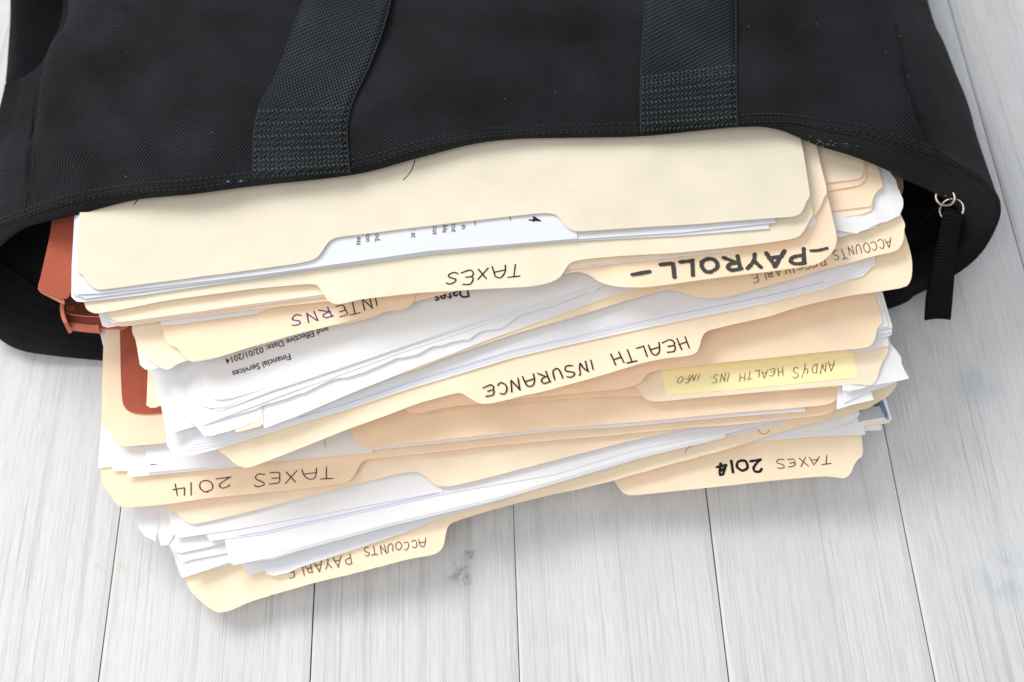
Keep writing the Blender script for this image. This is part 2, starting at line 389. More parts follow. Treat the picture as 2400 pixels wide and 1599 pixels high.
def printed(surf, text, origin, xd, yd, size, parent, mat, name="printed_text", bold=0.0):
    """typeset text laid on a sheet: origin, reading direction and letter-up direction in picture units"""
    c = bpy.data.curves.new("t", 'FONT'); c.body = text; c.size = 1.0; c.offset = bold; c.resolution_u = 3
    o = bpy.data.objects.new("t", c); COL.objects.link(o)
    dg = bpy.context.evaluated_depsgraph_get(); me = bpy.data.meshes.new_from_object(o.evaluated_get(dg))
    bpy.data.objects.remove(o); bpy.data.curves.remove(c)
    sx, sy = size if isinstance(size, tuple) else (size, size)
    O = Vector(origin); X = Vector(xd).normalized()*sx; Y = Vector(yd).normalized()*sy
    for v in me.vertices:
        p = O+X*v.co.x+Y*v.co.y; q = surf.pt(p.x, p.y); v.co = (q.x, q.y, q.z+0.00024)
    return link(name, me, parent, [mat], smooth=False)
def textwidth(text):
    c = bpy.data.curves.new("t", 'FONT'); c.body = text; o = bpy.data.objects.new("t", c); COL.objects.link(o)
    bpy.context.view_layer.update(); wd = o.dimensions.x
    bpy.data.objects.remove(o); bpy.data.curves.remove(c); return wd
def print_between(surf, text, a, b, parent, mat, name="printed_text", bold=0.0, tall=1.0):
    wd = textwidth(text); A, B = Vector(a), Vector(b); sz = (B-A).length/wd
    X = (B-A).normalized(); U = Vector((X.y, -X.x));
    if U.y < 0: U = -U
    return printed(surf, text, a, X, U, sz, parent, mat, name, bold)
# ------------------------------------------------------------ table of planks
def ucoord(px, py):
    q = ray(px, py, 0); return q.x*cos(PHI)-q.y*sin(PHI)
JO = [ucoord(256, 1400), ucoord(736, 1400), ucoord(1211, 1400), ucoord(1686, 1400), ucoord(2154, 1400), ucoord(2309, 300)]
pitch = (JO[5]-JO[0])/5
edges = [JO[0]-2*pitch, JO[0]-pitch]+JO+[JO[5]+pitch, JO[5]+2*pitch]
tab = thing("plank_table", "whitewashed wooden plank table under the black bag and the folders", "table")
tab.rotation_euler = (0, 0, -PHI)
def uv_of(px, py):
    q = ray(px, py, 0); return q.x*cos(PHI)-q.y*sin(PHI), q.x*sin(PHI)+q.y*cos(PHI)
SPOTS = [(*uv_of(1070, 1333), 0.0080, (0.62, 0.62, 0.62), 150, 0.50), (*uv_of(1100, 1300), 0.004, (0.6, 0.6, 0.6), 260, 0.46), (*uv_of(1088, 1358), 0.0045, (0.66, 0.66, 0.66), 260, 0.44),
         (*uv_of(236, 1325), 0.0045, (0.95, 0.88, 0.68), 260, 0.46), (*uv_of(284, 1330), 0.004, (0.95, 0.89, 0.70), 260, 0.46), (*uv_of(2290, 905), 0.013, (0.88, 0.90, 0.95), 60, 0.40),
         (*uv_of(2350, 1350), 0.016, (0.86, 0.89, 0.94), 50, 0.40)]
def plank(x0, x1, i):
    c = 0.0020; g = 0.00013; y0, y1 = -0.45, 0.75; d = 0.0006
    prof = [(x0+g, -0.02), (x0+g, -d), (x0+g+c*0.6, 0), (x1-g-c*1.6, 0), (x1-g-0.0003, -d), (x1-g, -0.02)]
    vs = [(x, y, z) for y in (y0, y1) for (x, z) in prof]; n = len(prof)
    fs = [(k, k+1, n+k+1, n+k) for k in range(n-1)]+[(n-1, 0, n, 2*n-1), tuple(range(n-1, -1, -1)), tuple(range(n, 2*n))]
    o = mesh("plank", [(x-x0, y, z) for x, y, z in vs], [tuple(reversed(f)) for f in fs], tab, [wood_mat(i+1, [(u-x0, v, *r) for (u, v, *r) in SPOTS if x0 < u < x1])], smooth=False)
    bm = bmesh.new(); bm.from_mesh(o.data); bmesh.ops.recalc_face_normals(bm, faces=bm.faces); bm.to_mesh(o.data); bm.free()
    o.location = (x0, 0, random.uniform(-0.00012, 0.00012))
    return o
for i in range(len(edges)-1): plank(edges[i], edges[i+1], i)
# ------------------------------------------------------------ the bag
def build_bag():
    bag = thing("tote_bag", "black nylon tote bag lying on its side with folders spilling out of its mouth", "bag")
    Srow = [(-75, 590, 40), (-30, 545, 62), (61, 507, 76), (170, 473, 84), (306, 449, 90), (442, 439, 93), (595, 420, 91.5), (827, 391, 91.5),
            (965, 353, 92), (1089, 325, 92), (1208, 313, 92), (1344, 309, 92.5), (1508, 304, 93.5), (1726, 286, 96), (1838, 284, 96), (1940, 298, 96),
            (2025, 311, 96), (2110, 337, 94), (2195, 365, 89), (2280, 408, 79), (2324, 449, 66), (2339, 480, 54), (2334, 523, 40), (2296, 591, 24),
            (2236, 642, 15), (2147, 687, 9), (2083, 720, 7), (1800, 790, 4), (1200, 860, 3), (600, 872, 3), (240, 844, 4), (102, 830, 6),
            (43, 818, 7), (0, 795, 8), (-60, 745, 14), (-90, 680, 24)]
    Brow = [(-50, 640, 36), (-15, 590, 56), (62, 530, 72), (180, 501, 80), (318, 464, 85.5), (452, 450, 87.5), (597, 431, 88), (828, 405, 88),
            (970, 369, 88.5), (1106, 334, 89), (1208, 321, 89.3), (1344, 318, 90), (1508, 314, 91), (1726, 293, 94), (1815, 298, 93), (1915, 338, 91),
            (2000, 364, 89), (2070, 392, 86), (2125, 420, 81), (2190, 450, 72), (2240, 482, 60), (2262, 515, 48), (2262, 550, 36), (2235, 592, 25),
            (2190, 630, 18), (2120, 668, 12), (2060, 694, 9), (1800, 760, 4.4), (1200, 830, 3.4), (600, 842, 3.4), (240, 812, 4.5), (110, 797, 6),
            (55, 782, 7), (10, 760, 8.5), (-40, 720, 13), (-65, 680, 22)]
    T1 = [(10, 285, 46), (44, 250, 54), (80, 300, 66), (112, 285, 81), (290, 290, 88), (450, 290, 92), (600, 270, 93), (815, 260, 93),
          (960, 250, 94), (1090, 240, 95), (1215, 230, 94.5), (1350, 225, 93), (1510, 220, 92), (1720, 215, 93), (1830, 215, 95), (1930, 222, 97),
          (2010, 232, 97), (2075, 235, 94), (2143, 250, 88), (2195, 262, 80), (2240, 260, 62), (2268, 265, 45), (2272, 280, 28), (2262, 300, 12)]
    T2 = [(28, 150, 40), (78, 120, 14), (150, 125, 46), (127, 105, 79), (290, 120, 86), (450, 120, 91), (620, 120, 91), (850, 115, 91.5),
          (980, 110, 95), (1095, 110, 97), (1220, 105, 95), (1355, 105, 92), (1515, 100, 91), (1720, 100, 92.5), (1820, 100, 96), (1915, 100, 98),
          (1990, 105, 97), (2050, 105, 94), (2112, 110, 88), (2155, 112, 76), (2190, 110, 58), (2212, 112, 40), (2215, 125, 22), (2208, 145, 8)]
    T3 = [(31, 0, 38), (105, -10, 8), (200, -10, 38), (166, 0, 74), (300, -10, 85), (460, -10, 90), (640, -10, 91), (880, -10, 92),
          (990, -10, 94), (1100, -10, 95), (1225, -10, 94), (1360, -10, 92), (1520, -10, 91), (1720, -10, 93), (1810, -10, 95), (1900, -10, 96),
          (1970, -10, 95), (2030, -10, 92), (2075, -10, 85), (2110, -10, 72), (2142, -10, 54), (2162, -8, 36), (2166, 0, 20), (2160, 20, 7)]
    T4 = [(x if i < 4 else x-(x-1200)*0.08, y-330, z*0.9) for i, (x, y, z) in enumerate(T3)]
    def conv(r): return [ray(x, y, z/1000) for x, y, z in r]
    rows = [conv(Brow), conv(Srow)]
    for T in (T1, T2, T3, T4):
        c = conv(T); a, b = c[23], c[0]
        for k in range(12):
            t = (k+1)/13; q = a.lerp(b, t); c.append(Vector((q.x, q.y+0.01*sin(pi*t), 0.003)))
        rows.append(c)
    NC = 10
    fine = [catmull(r, NC, True) for r in rows]; m = len(fine[0])
    # fold-under of the hem: an inner row below and behind the band
    inner = []
    for q, s in zip(fine[0], fine[1]):
        c = Vector((0.0, q.y, 0.045)); d = (c-q); d.y = 0; d = d.normalized() if d.length else d
        inner.append(q+Vector((d.x*0.002, 0.012, d.z*0.002)))
    seamL = [ray(*p[:2], p[2]/1000) for p in ((92, 190, 62), (84, 230, 64), (78, 330, 68), (72, 430, 72), (61, 507, 76))]
    seamR = [ray(*p[:2], p[2]/1000) for p in ((2100, 60, 88), (2118, 180, 88), (2143, 265, 88), (2160, 320, 88), (2196, 365, 89))]
    seamL = catmull(seamL, 6); seamR = catmull(seamR, 6)
    def wrinkle(q, k):
        top = max(0, min(1, (q.z-0.03)/0.04))
        v = Vector((q.x*22, q.y*14, 0.3)); d = 0.0018*noise.noise(v)+0.0007*noise.noise(v*2.7+Vector((5, 1, 2)))
        # creases gathering in the left corner
        if q.x < -0.12: d += 0.0022*sin(q.x*150+q.y*120+3*noise.noise(v))*min(1, (-0.12-q.x)/0.04)
        if q.x > 0.13: d += 0.0014*sin(q.x*110-q.y*60+2*noise.noise(v))*min(1, (q.x-0.13)/0.04)
        for sm, dep in ((seamL, 0.0042), (seamR, 0.0022)):
            dd = min(((q.x-s.x)**2+(q.y-s.y)**2) for s in sm)
            d += -dep*math.exp(-dd/(0.0014**2))+0.35*dep*math.exp(-dd/(0.0045**2))
        return q+Vector((0, 0, d*top*k))
    def panel(name, seq, mat, n, wr=1.0, fade0=True, clos=True):
        G2 = []
        cols = [catmull([r[j] for r in seq], n) for j in range(m)]
        nr = len(cols[0]); vs = []; uv = []
        for i in range(nr):
            for j in range(m):
                k = wr*(min(1, i/6) if fade0 else 1)
                vs.append(wrinkle(cols[j][i], k))
        fs = []
        for i in range(nr-1):
            for j in range(m): fs.append((i*m+j, i*m+(j+1) % m, (i+1)*m+(j+1) % m, (i+1)*m+j))
        me = bpy.data.meshes.new(name); me.from_pydata([tuple(v) for v in vs], [], fs)
        ul = me.uv_layers.new(name="UVMap")
        L = [0]; mid = nr//2
        for j in range(m): L.append(L[-1]+(vs[mid*m+(j+1) % m]-vs[mid*m+j]).length*1000)
        Hh = [0]
        for i in range(nr-1): Hh.append(Hh[-1]+(cols[110][i+1]-cols[110][i]).length*1000)
        for p in me.polygons:
            for li in p.loop_indices:
                vi = me.loops[li].vertex_index; i, j = divmod(vi, m)
                lj = L[j] if not (j == 0 and any(me.loops[x].vertex_index % m == m-1 for x in p.loop_indices)) else L[m]
                ul.data[li].uv = (lj, Hh[i])
        o = link(name, me, bag, [mat]); return o, cols, vs, nr
    shell, cols, vs, nr = panel("outer_shell", fine[1:], NYLON, 12)
    sm = shell.modifiers.new("t", 'SOLIDIFY'); sm.thickness = 0.0012; sm.offset = 0
    from mathutils.bvhtree import BVHTree
    tree = BVHTree.FromPolygons([Vector(v) for v in vs], [tuple(p.vertices) for p in shell.data.polygons])
    def on(px, py, up=0.0007):
        d = (ray(px, py, 0)-CAM).normalized(); h = tree.ray_cast(CAM, d)
        return (h[0]-d*up) if h[0] else ray(px, py, 0.09)
    # closed bottom of the bag far behind the picture
    last = vs[(nr-1)*m:]
    mesh("bag_bottom", last, [tuple(range(m))], bag, [LINING])
    hem, hc, hv, hn = panel("hem_band", [inner, fine[0], [a.lerp(b, 0.5)+Vector((0, -0.0006, 0.0006)) for a, b in zip(fine[0], fine[1])], fine[1]], HEM, 4, wr=0.0)
    sh = hem.modifiers.new("t", 'SOLIDIFY'); sh.thickness = 0.0011; sh.offset = 0
    # ridge of piping and stitches along the seam
    def tube(name, path, r, mat, parent=bag, sides=8, closed=False):
        V = []; F = []; n = len(path)
        for i, q in enumerate(path):
            d = (path[(i+1) % n if closed else min(n-1, i+1)]-path[(i-1) % n if closed else max(0, i-1)]).normalized()
            a = d.orthogonal().normalized() if abs(d.z) > 0.9 else d.cross(Vector((0, 0, 1))).normalized(); b = d.cross(a)
            for k in range(sides):
                t = 2*pi*k/sides; V.append(q+(a*cos(t)+b*sin(t))*r)
        for i in range(n if closed else n-1):
            for k in range(sides):
                F.append((i*sides+k, i*sides+(k+1) % sides, ((i+1) % n)*sides+(k+1) % sides, ((i+1) % n)*sides+k))
        if not closed: F += [tuple(range(sides)), tuple(range((n-1)*sides, n*sides))[::-1]]
        return mesh(name, V, F, parent, [mat])
    def dens(P, n=8): return [tuple(q)[:2] for q in catmull([Vector((a, b, 0)) for a, b in P], n)]
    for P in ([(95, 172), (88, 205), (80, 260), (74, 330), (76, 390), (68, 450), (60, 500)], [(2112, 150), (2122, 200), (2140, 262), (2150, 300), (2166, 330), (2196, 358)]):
        tube("seam", [on(a, b, 0.0005) for a, b in dens(P)], 0.00055, SEAM_SHADE)  # thin black tube, draws the shade down the crease
        tube("seam_ridge", [on(a+(7 if P[0][0] < 900 else 6), b, 0.0000) for a, b in dens(P)], 0.0010, NYLON)
    rid = [q+Vector((0, 0.0002, 0.0002)) for q in fine[1][10:262]]
    tube("piping", rid, 0.0011, HEM)
    tube("hem_shade_line", [a+(b-a)*0.26+Vector((0, -0.0004, 0.0006)) for a, b in zip(fine[1][10:262], fine[0][10:262])], 0.00042, SEAM_SHADE)  # black tube painting the shade under the ridge, no groove is cut
    V = []; F = []
    for sgn, (dy, dz) in enumerate(((0.0026, 0.0011), (-0.0012, 0.0004))):
        acc = 0
        for a, b in zip(rid[:-1], rid[1:]):
            acc += (b-a).length
            if acc > 0.0017:
                acc = 0; d = (b-a).normalized(); c = a+Vector((0, dy, dz)); sd = Vector((-d.y, d.x, 0)).normalized()
                k = len(V); h = 0.00060; wv = 0.00022
                V += [c-d*h-sd*wv, c+d*h-sd*wv+Vector((0, 0.0002, 0)), c+d*h+sd*wv, c-d*h+sd*wv, c+Vector((0, 0, 0.00035))]
                F += [(k, k+1, k+4), (k+1, k+2, k+4), (k+2, k+3, k+4), (k+3, k, k+4)]
    tag(mesh("stitching", V, F, bag, [STITCH]), kind="stuff")
    # loose threads, blue thread ends, lint
    for path in ([(971, 366, 96.5), (972, 378, 98), (966, 396, 97), (957, 410, 96), (945, 422, 94)], [(328, 461, 90), (321, 470, 93), (314, 481, 92)],
                 [(2165, 52, 50), (2176, 50, 52), (2190, 56, 52)]):
        tube("loose_thread", catmull([ray(a, b, c/1000) for a, b, c in path], 5), 0.00022, THREAD, sides=5)
    for (a, b) in ((535, 426), (565, 425)):
        c = ray(a, b, 0.0968); o = mesh("blue_thread_end", [c+Vector(v)*0.0009 for v in ((-1, 0, 0), (0, -0.6, 0), (1, 0, 0), (0, 0.8, 0), (0, 0, 0.9))],
            [(0, 1, 4), (1, 2, 4), (2, 3, 4), (3, 0, 4)], bag, [BLUET])
    # webbing straps
    def strap(Lp, Rp, zs, lab):
        n = len(Lp); NA = 8; NX = 12
        A = [ray(p[0], p[1], z[0]/1000) if i == 0 else on(p[0], p[1], z/1000) for i, (p, z) in enumerate(zip(Lp, zs))]
        B = [ray(p[0], p[1], z[1]/1000) if i == 0 else on(p[0], p[1], z/1000) for i, (p, z) in enumerate(zip(Rp, zs))]
        A = catmull(A, NA); B = catmull(B, NA); V = []; uv = []; run = 0
        for i, (a, b) in enumerate(zip(A, B)):
            if i: run += ((a+b)/2-(A[i-1]+B[i-1])/2).length*1000
            for k in range(NX+1):
                t = k/NX; bow = 0.0004*(1-(2*t-1)**4); V.append(a.lerp(b, t)+Vector((0, 0, bow))); uv.append((t*38, run))
        F = [(i*(NX+1)+k, i*(NX+1)+k+1, (i+1)*(NX+1)+k+1, (i+1)*(NX+1)+k) for i in range(len(A)-1) for k in range(NX)]
        o = mesh("strap", V, F, bag, [WEB]); me = o.data; ul = me.uv_layers.new(name="UVMap")
        for lp in me.loops: ul.data[lp.index].uv = uv[lp.vertex_index]
        md = o.modifiers.new("t", 'SOLIDIFY'); md.thickness = 0.0014; md.offset = -1
        o['label'] = lab
        LV = []; LF = []; acc = 0; row = 0
        for i in range(1, len(A)-1):
            acc += ((A[i]+B[i])/2-(A[i-1]+B[i-1])/2).length*1000
            if acc < 1.9: continue
            acc = 0; row += 1
            if row > 12: break
            al = ((A[i+1]+B[i+1])-(A[i-1]+B[i-1])).normalized(); ac = (B[i]-A[i]).normalized(); up = ac.cross(al); up = up if up.z > 0 else -up
            for q in range(22):
                c = A[i].lerp(B[i], (q+0.5)/22)+up*0.00045; k2 = len(LV); hh = 0.00062; ww = 0.00030
                sk = ac*(0.0004 if row % 2 else -0.0004)
                LV += [c-al*hh-ac*ww-sk, c-al*hh+ac*ww-sk, c+al*hh+ac*ww+sk, c+al*hh-ac*ww+sk, c-al*hh*0.4+up*0.0005, c+al*hh*0.4+up*0.0005]
                LF += [(k2, k2+1, k2+4), (k2+1, k2+2, k2+5, k2+4), (k2+2, k2+3, k2+5), (k2+3, k2, k2+4, k2+5)]
        tag(mesh("stitch_band", LV, LF, o, [STITCH_L]), kind="stuff")
        for side in (A, B):
            tube("strap_edge", [q+Vector((0, 0, -0.0004)) for q in side], 0.00055, THREAD, parent=o, sides=6)
        return o
    strap([(592, 424), (593, 405), (594, 360), (597, 300), (612, 240), (648, 175), (672, 110), (695, 45), (720, -20), (760, -140)],
          [(821, 408), (818, 390), (815, 350), (813, 290), (828, 232), (860, 165), (884, 105), (904, 45), (920, -20), (950, -140)],
          [(90, 90), 2.6, 2.2, 2.4, 3.0, 4.2, 5, 5.5, 5.5, 5.5], "left strap, kinked and leaning right")
    strap([(1504, 312), (1503, 296), (1502, 250), (1502, 200), (1505, 130), (1510, 60), (1513, -10), (1516, -140)],
          [(1729, 295), (1728, 280), (1726, 230), (1725, 170), (1725, 110), (1725, 50), (1724, -10), (1722, -140)],
          [(92.8, 94.5), 2.6, 2.2, 2.2, 2.4, 2.6, 2.8, 3], "right strap, lying straight")
    # zip: teeth tape inside the mouth, slider, ring and pull
    zt = catmull([ray(a, b, c/1000) for a, b, c in ((-20, 600, 24), (0, 617, 22), (40, 645, 19), (87, 676, 16), (150, 725, 12), (220, 760, 8))], 8)
    tube("zipper", zt, 0.0009, RIB)
    zt = catmull([ray(a, b, c/1000) for a, b, c in ((2125, 535, 26), (2150, 520, 32), (2180, 500, 42), (2205, 470, 56))], 8)
    tube("zipper", zt, 0.0010, RIB)
    def ring(name, c, r, tr, tilt, rx=1.0):
        o = tube(name, [Vector((cos(2*pi*k/40)*r*rx, sin(2*pi*k/40)*r, 0)) for k in range(40)], tr, METAL, closed=True, sides=10)
        o.location = c; o.rotation_euler = tilt; return o
    c1 = ray(2215, 462, 0.070); c2 = ray(2230, 491, 0.066)
    sl = ring("zipper_slider", c1, 0.0036, 0.00062, (R(35), R(12), R(-15)), 1.15)
    pl = mesh("slider_plate", [Vector(v) for v in ((-0.0032, 0, 0.0002), (-0.001, 0.0034, 0.0004), (0.0016, 0.0036, 0.0004), (0.0002, 0.0004, 0.0)
             , (-0.0032, 0, -0.0004), (-0.001, 0.0034, -0.0002), (0.0016, 0.0036, -0.0002), (0.0002, 0.0004, -0.0006))],
             [(0, 1, 2, 3), (7, 6, 5, 4), (0, 4, 5, 1), (1, 5, 6, 2), (2, 6, 7, 3), (3, 7, 4, 0)], sl, [METAL], smooth=False)
    ring("pull_ring", c2, 0.0050, 0.00055, (R(15), R(-28), 0))
    V = []; uv = []
    Lp = [(2216, 492, 67), (2208, 510, 65), (2194, 580, 52), (2178, 650, 38), (2169, 700, 26), (2166, 748, 17)]
    Rp = [(2250, 505, 66), (2250, 522, 64), (2238, 590, 51), (2233, 650, 37), (2229, 700, 25.5), (2224, 747, 16.5)]
    A = catmull([ray(a, b, c/1000) for a, b, c in Lp], 8); B = catmull([ray(a, b, c/1000) for a, b, c in Rp], 8); run = 0
    for i, (a, b) in enumerate(zip(A, B)):
        if i: run += (a-A[i-1]).length*1000
        for k in range(7):
            t = k/6; V.append(a.lerp(b, t)+Vector((0, 0, 0.0012*(1-(2*t-1)**2)))); uv.append((t*10+10, run))
    F = [(i*7+k, i*7+k+1, (i+1)*7+k+1, (i+1)*7+k) for i in range(len(A)-1) for k in range(6)]
    o = mesh("zipper_pull", V, F, bag, [RIB]); ul = o.data.uv_layers.new(name="UVMap")
    for lp in o.data.loops: ul.data[lp.index].uv = uv[lp.vertex_index]
    md = o.modifiers.new("t", 'SOLIDIFY'); md.thickness = 0.0016; md.offset = -1
    # lint caught in the weave
    dg = bpy.context.evaluated_depsgraph_get(); dg.update()
    V = []; F = []; rnd = random.Random(3)
    me = shell.data
    cand = [p for p in me.polygons if p.center.z > 0.075 and p.normal.z*1 != 0]
    spots = [p.center+Vector((0, 0, 0.0009)) for p in rnd.sample(cand, 22)]
    spots += [on(rnd.gauss(1955, 22), rnd.gauss(333, 6), 0.0012) for _ in range(16)]+[ray(rnd.gauss(1955, 28), rnd.gauss(336, 7), 0.0975) for _ in range(22)]
    for c in spots:
        a = rnd.uniform(0, pi); l = rnd.uniform(0.0001, 0.0004); d = Vector((cos(a), sin(a), 0))*l
        s2 = Vector((-sin(a), cos(a), 0))*0.00012; k = len(V)
        V += [c-d-s2, c+d-s2, c+d+s2, c-d+s2]; F.append((k, k+1, k+2, k+3))
    tag(mesh("lint", V, F, bag, [LINT]), kind="stuff")
    return bag
build_bag()
# ------------------------------------------------------------ folders and papers, from the table up
GP = "white papers fanned out of the manila folders"
GF = "manila folders stacked in the bag mouth"
sd = [0]
def SF(zl, zr, **k):
    sd[0] += 1; return Surf(zl, zr, seed=sd[0], **k)
def folder(label): return thing("manila_folder", label, "folder", GF)
def paper(label, pts, zl, zr, mat=WHITE, name="paper_sheet", th=0.10, **k):
    skw = {a: k.pop(a) for a in ('bumps', 'amp', 'zm', 'crumple') if a in k}; skw.setdefault('amp', 0.00007)
    s = SF(zl, zr, **skw); k.setdefault('soft', False)
    o = sheet(name, pts, s, mat, th, None, **k); tag(o, label, "paper", GP); return o, s

# --- lowest folder, bottom right
f = folder("lowest manila folder, its right tab marked TAXES in thin pen and 2014 in bold marker")
s = SF(7, 23)
fl = sheet("back_flap", [(470, 900), (475, 1150), (520, 1175), (1400, 1088), (1425, 1100), (1439, 1126), (1450, 1144), (1463, 1157), (1480, 1161.5), (1534, 1156), (1640, 1145),
      (1776, 1130), (1878, 1120), (1932, 1116), (1956, 1118), (1975, 1121), (1986, 1118), (1995, 1108), (2000, 1093), (2009, 1078), (2024, 1067), (2019, 1020), (2000, 900)],
      s, MAN_A, 0.35, f)
k = Ink(); k.word(s, "TAXES", (1949, 1067), (1817, 1079), 20, 2.0, seed=3); k.done(fl, INK)
k = Ink(); k.word(s, "2018", (1782, 1076), (1677, 1086), 27, 6.5, seed=4, jit=0.09); k.done(fl, INK_D)
# --- bank check and slips at the right
o, s = paper("white slip lying under the grey check by the right edge of the pile", [(1900, 960), (1900, 1012), (2060, 1009), (2067, 1007), (2050, 930)], 20, 23.4, WHITE_B)
o, s = paper("cream edged card between the grey check and the white slip", [(1960, 930), (1960, 1004), (2028, 1001), (2087, 990), (2070, 930)], 20.4, 24.0, MAN_C, name="card", th=0.2)
tag(o, cat="card")
o, s = paper("grey bank check with blue bars and a digit 9, right of the pile", [(1985, 920), (2000, 1000), (2029, 996), (2091, 984), (2074, 926)], 20.8, 24.6, WHITE, name="bank_check")
tag(o, cat="check")
pr = sheet("print_panel", [(2005, 935), (2012, 990), (2026, 986), (2083, 976), (2066, 928)], (lambda q: (setattr(q, 'zl', q.zl+0.0002), setattr(q, 'zr', q.zr+0.0002), q)[2])(Surf(20.8, 24.6, seed=s.seed)), CHECK, 0.1, o, ext=False, soft=False)
k = Ink(); k.lift = 0.00055
for dx in (0, 4, 8): k.stroke(s, [(2056+dx, 936), (2070+dx, 970)], 2.4)
k.done(o, INK_BLUE, "blue_bars")
t9 = printed(s, "9", (2041, 947), (0.5, 1), (1, -0.3), 24, o, PRINT, "printed_digit", 0.01); t9.location.z = 0.0004
tm = printed(s, "MP", (2071, 972), (0.25, 1), (1, -0.25), 12, o, INK_BLUE, "printed_text", 0.01); tm.location.z = 0.0004
paper("white sheet resting on the lowest folder, reaching furthest right above the bold 2014", [(1000, 1010), (1000, 1080), (1810, 1032), (1900, 1024), (2029, 1019), (2014, 940)], 8, 25.2)
paper("shorter white sheet between the lowest folder and the ACCOUNTS PAYABLE folder", [(1000, 1000), (1000, 1075), (1820, 1026), (1891, 1019), (1939, 1014), (1930, 930)], 8.4, 25.8, WHITE_B)
paper("white sheet whose front corner curls up beneath the long ACCOUNTS PAYABLE folder", [(1000, 1000), (1000, 1065), (1800, 1020), (1936, 1006), (1985, 992), (2008, 978), (2015, 971), (2006, 930)], 8.8, 26.4, WHITE, bumps=[(2015, 975, 9, 2.0)])
# --- ACCOUNTS PAYABLE
f = folder("bottom left manila folder with ACCOUNTS PAYABLE pencilled on its tab")
s = SF(9.5, 30, zm=20, bumps=[(517, 1430, 30, -2.0)])
fl = sheet("back_flap", [(425, 1180), (432, 1320), (436, 1357), (443, 1382), (469, 1408), (489, 1424), (505, 1434), (517, 1436), (540, 1431), (586, 1410), (637, 1395), (688, 1380), (764, 1359), (841, 1341),
      (917, 1321), (968, 1308), (1014, 1301), (1030, 1293), (1040, 1280), (1045, 1250), (1050, 1232), (1065, 1222), (1121, 1204), (1200, 1182), (1261, 1166), (1353, 1147), (1439, 1126),
      (1572, 1088), (1708, 1052), (1796, 1023), (1878, 998), (1946, 981), (2014, 960), (2034, 957), (2057, 943), (2083, 928), (2098, 910), (2104, 896), (2085, 800)], s, MAN_A, 0.35, f, ragged=0.25)
k = Ink(); k.word(s, "aCCOUNTS", (997, 1262), (851, 1286), 19, 2.0, seed=5); k.word(s, "PAYABLE", (820, 1298), (672, 1332), 24, 2.1, seed=6); k.done(fl, INK_L)
k = Ink()
k.stroke(s, [(1612, 1036), (1620, 1046), (1611, 1052), (1606, 1062)], 1.6); k.done(fl, INK_RED, "pen_mark"); k = Ink(); k.stroke(s, [(1776, 1008), (1785, 1017), (1796, 1017), (1803, 1009)], 1.6) 
k.done(fl, INK_RED, "pen_mark")
# papers on it, low to high
AP = [
 ("bright white sheet curling down at the left, directly on the ACCOUNTS PAYABLE folder", [(395, 1240), (400, 1288), (408, 1306), (418, 1335), (426, 1354), (454, 1347), (545, 1322), (900, 1220), (1870, 970), (1860, 900)], 10.4, 30.6, WHITE, []),
 ("small white slip peeking out left of the PAYABLE lettering", [(540, 1250), (566, 1320), (580, 1345), (588, 1348), (640, 1330), (900, 1240), (900, 1150)], 11.0, 30.9, WHITE, []),
 ("lowest long white sheet, its rounded left corner covering the word PAYABLE", [(600, 1250), (619, 1331), (624, 1345), (642, 1350), (678, 1342), (700, 1331), (827, 1289), (955, 1246), (1044, 1210), (1134, 1185), (1300, 1134), (1402, 1106), (1538, 1064), (1640, 1038), (1742, 1016), (1857, 984), (1946, 960), (1935, 900)], 11.6, 31.2, WHITE_B, []),
 ("white sheet whose lower edge buckles at the bottom left of the pile", [(395, 1230), (403, 1290), (425, 1318), (452, 1347), (538, 1318), (1200, 1130), (1200, 1000)], 13.0, 31.8, WHITE, [(440, 1330, 12, 1.5)]),
 ("long white sheet above the rounded one, its left corner pointing at the table", [(520, 1220), (530, 1285), (540, 1321), (620, 1303), (700, 1284), (904, 1228), (1042, 1195), (1159, 1167), (1300, 1126), (1500, 1066), (1700, 1018), (1860, 975), (1850, 900)], 18.4, 34.0, WHITE, []),
 ("white sheet bent upward at its lower left edge, second of the three short ones", [(390, 1230), (400, 1288), (418, 1304), (428, 1318), (452, 1311), (528, 1297), (1200, 1120), (1200, 1000)], 14.4, 32.2, WHITE_B, [(430, 1312, 10, 1.4)]),
 ("white sheet bent upward at its lower left edge, uppermost of the three short ones", [(385, 1220), (396, 1280), (412, 1294), (424, 1296), (523, 1274), (1200, 1110), (1200, 1000)], 15.8, 32.6, WHITE, [(424, 1292, 10, 1.2)]),
 ("narrow grey-white leaf sticking out furthest left over the table", [(300, 1150), (313, 1191), (326, 1240), (339, 1257), (352, 1262), (364, 1270), (378, 1200), (400, 1150)], 16.8, 33.0, WHITE_B, [(350, 1240, 10, 1.0)]),
 ("white leaf beside the grey one at the left edge of the pile", [(352, 1150), (364, 1230), (377, 1279), (395, 1277), (410, 1250), (900, 1150), (900, 1050)], 17.4, 33.3, WHITE, []),
 ("white sheet with a faint blue ruled edge, second under the ACCOUNTS PAYABLE front flap", [(455, 1150), (468, 1224), (492, 1268), (612, 1253), (820, 1207), (1030, 1160), (1100, 1147), (1300, 1112), (1500, 1052), (1740, 1005), (1730, 900)], 18.8, 34.4, WHITE_B, []),
 ("white sheet lying straight beneath the notched ACCOUNTS PAYABLE front flap", [(380, 1150), (400, 1225), (412, 1262), (560, 1240), (800, 1196), (1040, 1152), (1024, 1120), (1018, 1060)], 19.3, 34.8, WHITE, []),
]
for lab, pts, zl, zr, mt, bu in AP:
    o, s = paper(lab, pts, zl, zr, mt, bumps=bu)
    if "blue ruled" in lab:
        k = Ink(); k.stroke(s, [(560, 1256), (612, 1249), (820, 1203), (1028, 1157)], 1.6, raw=True); k.done(o, RULE, "blue_rule")
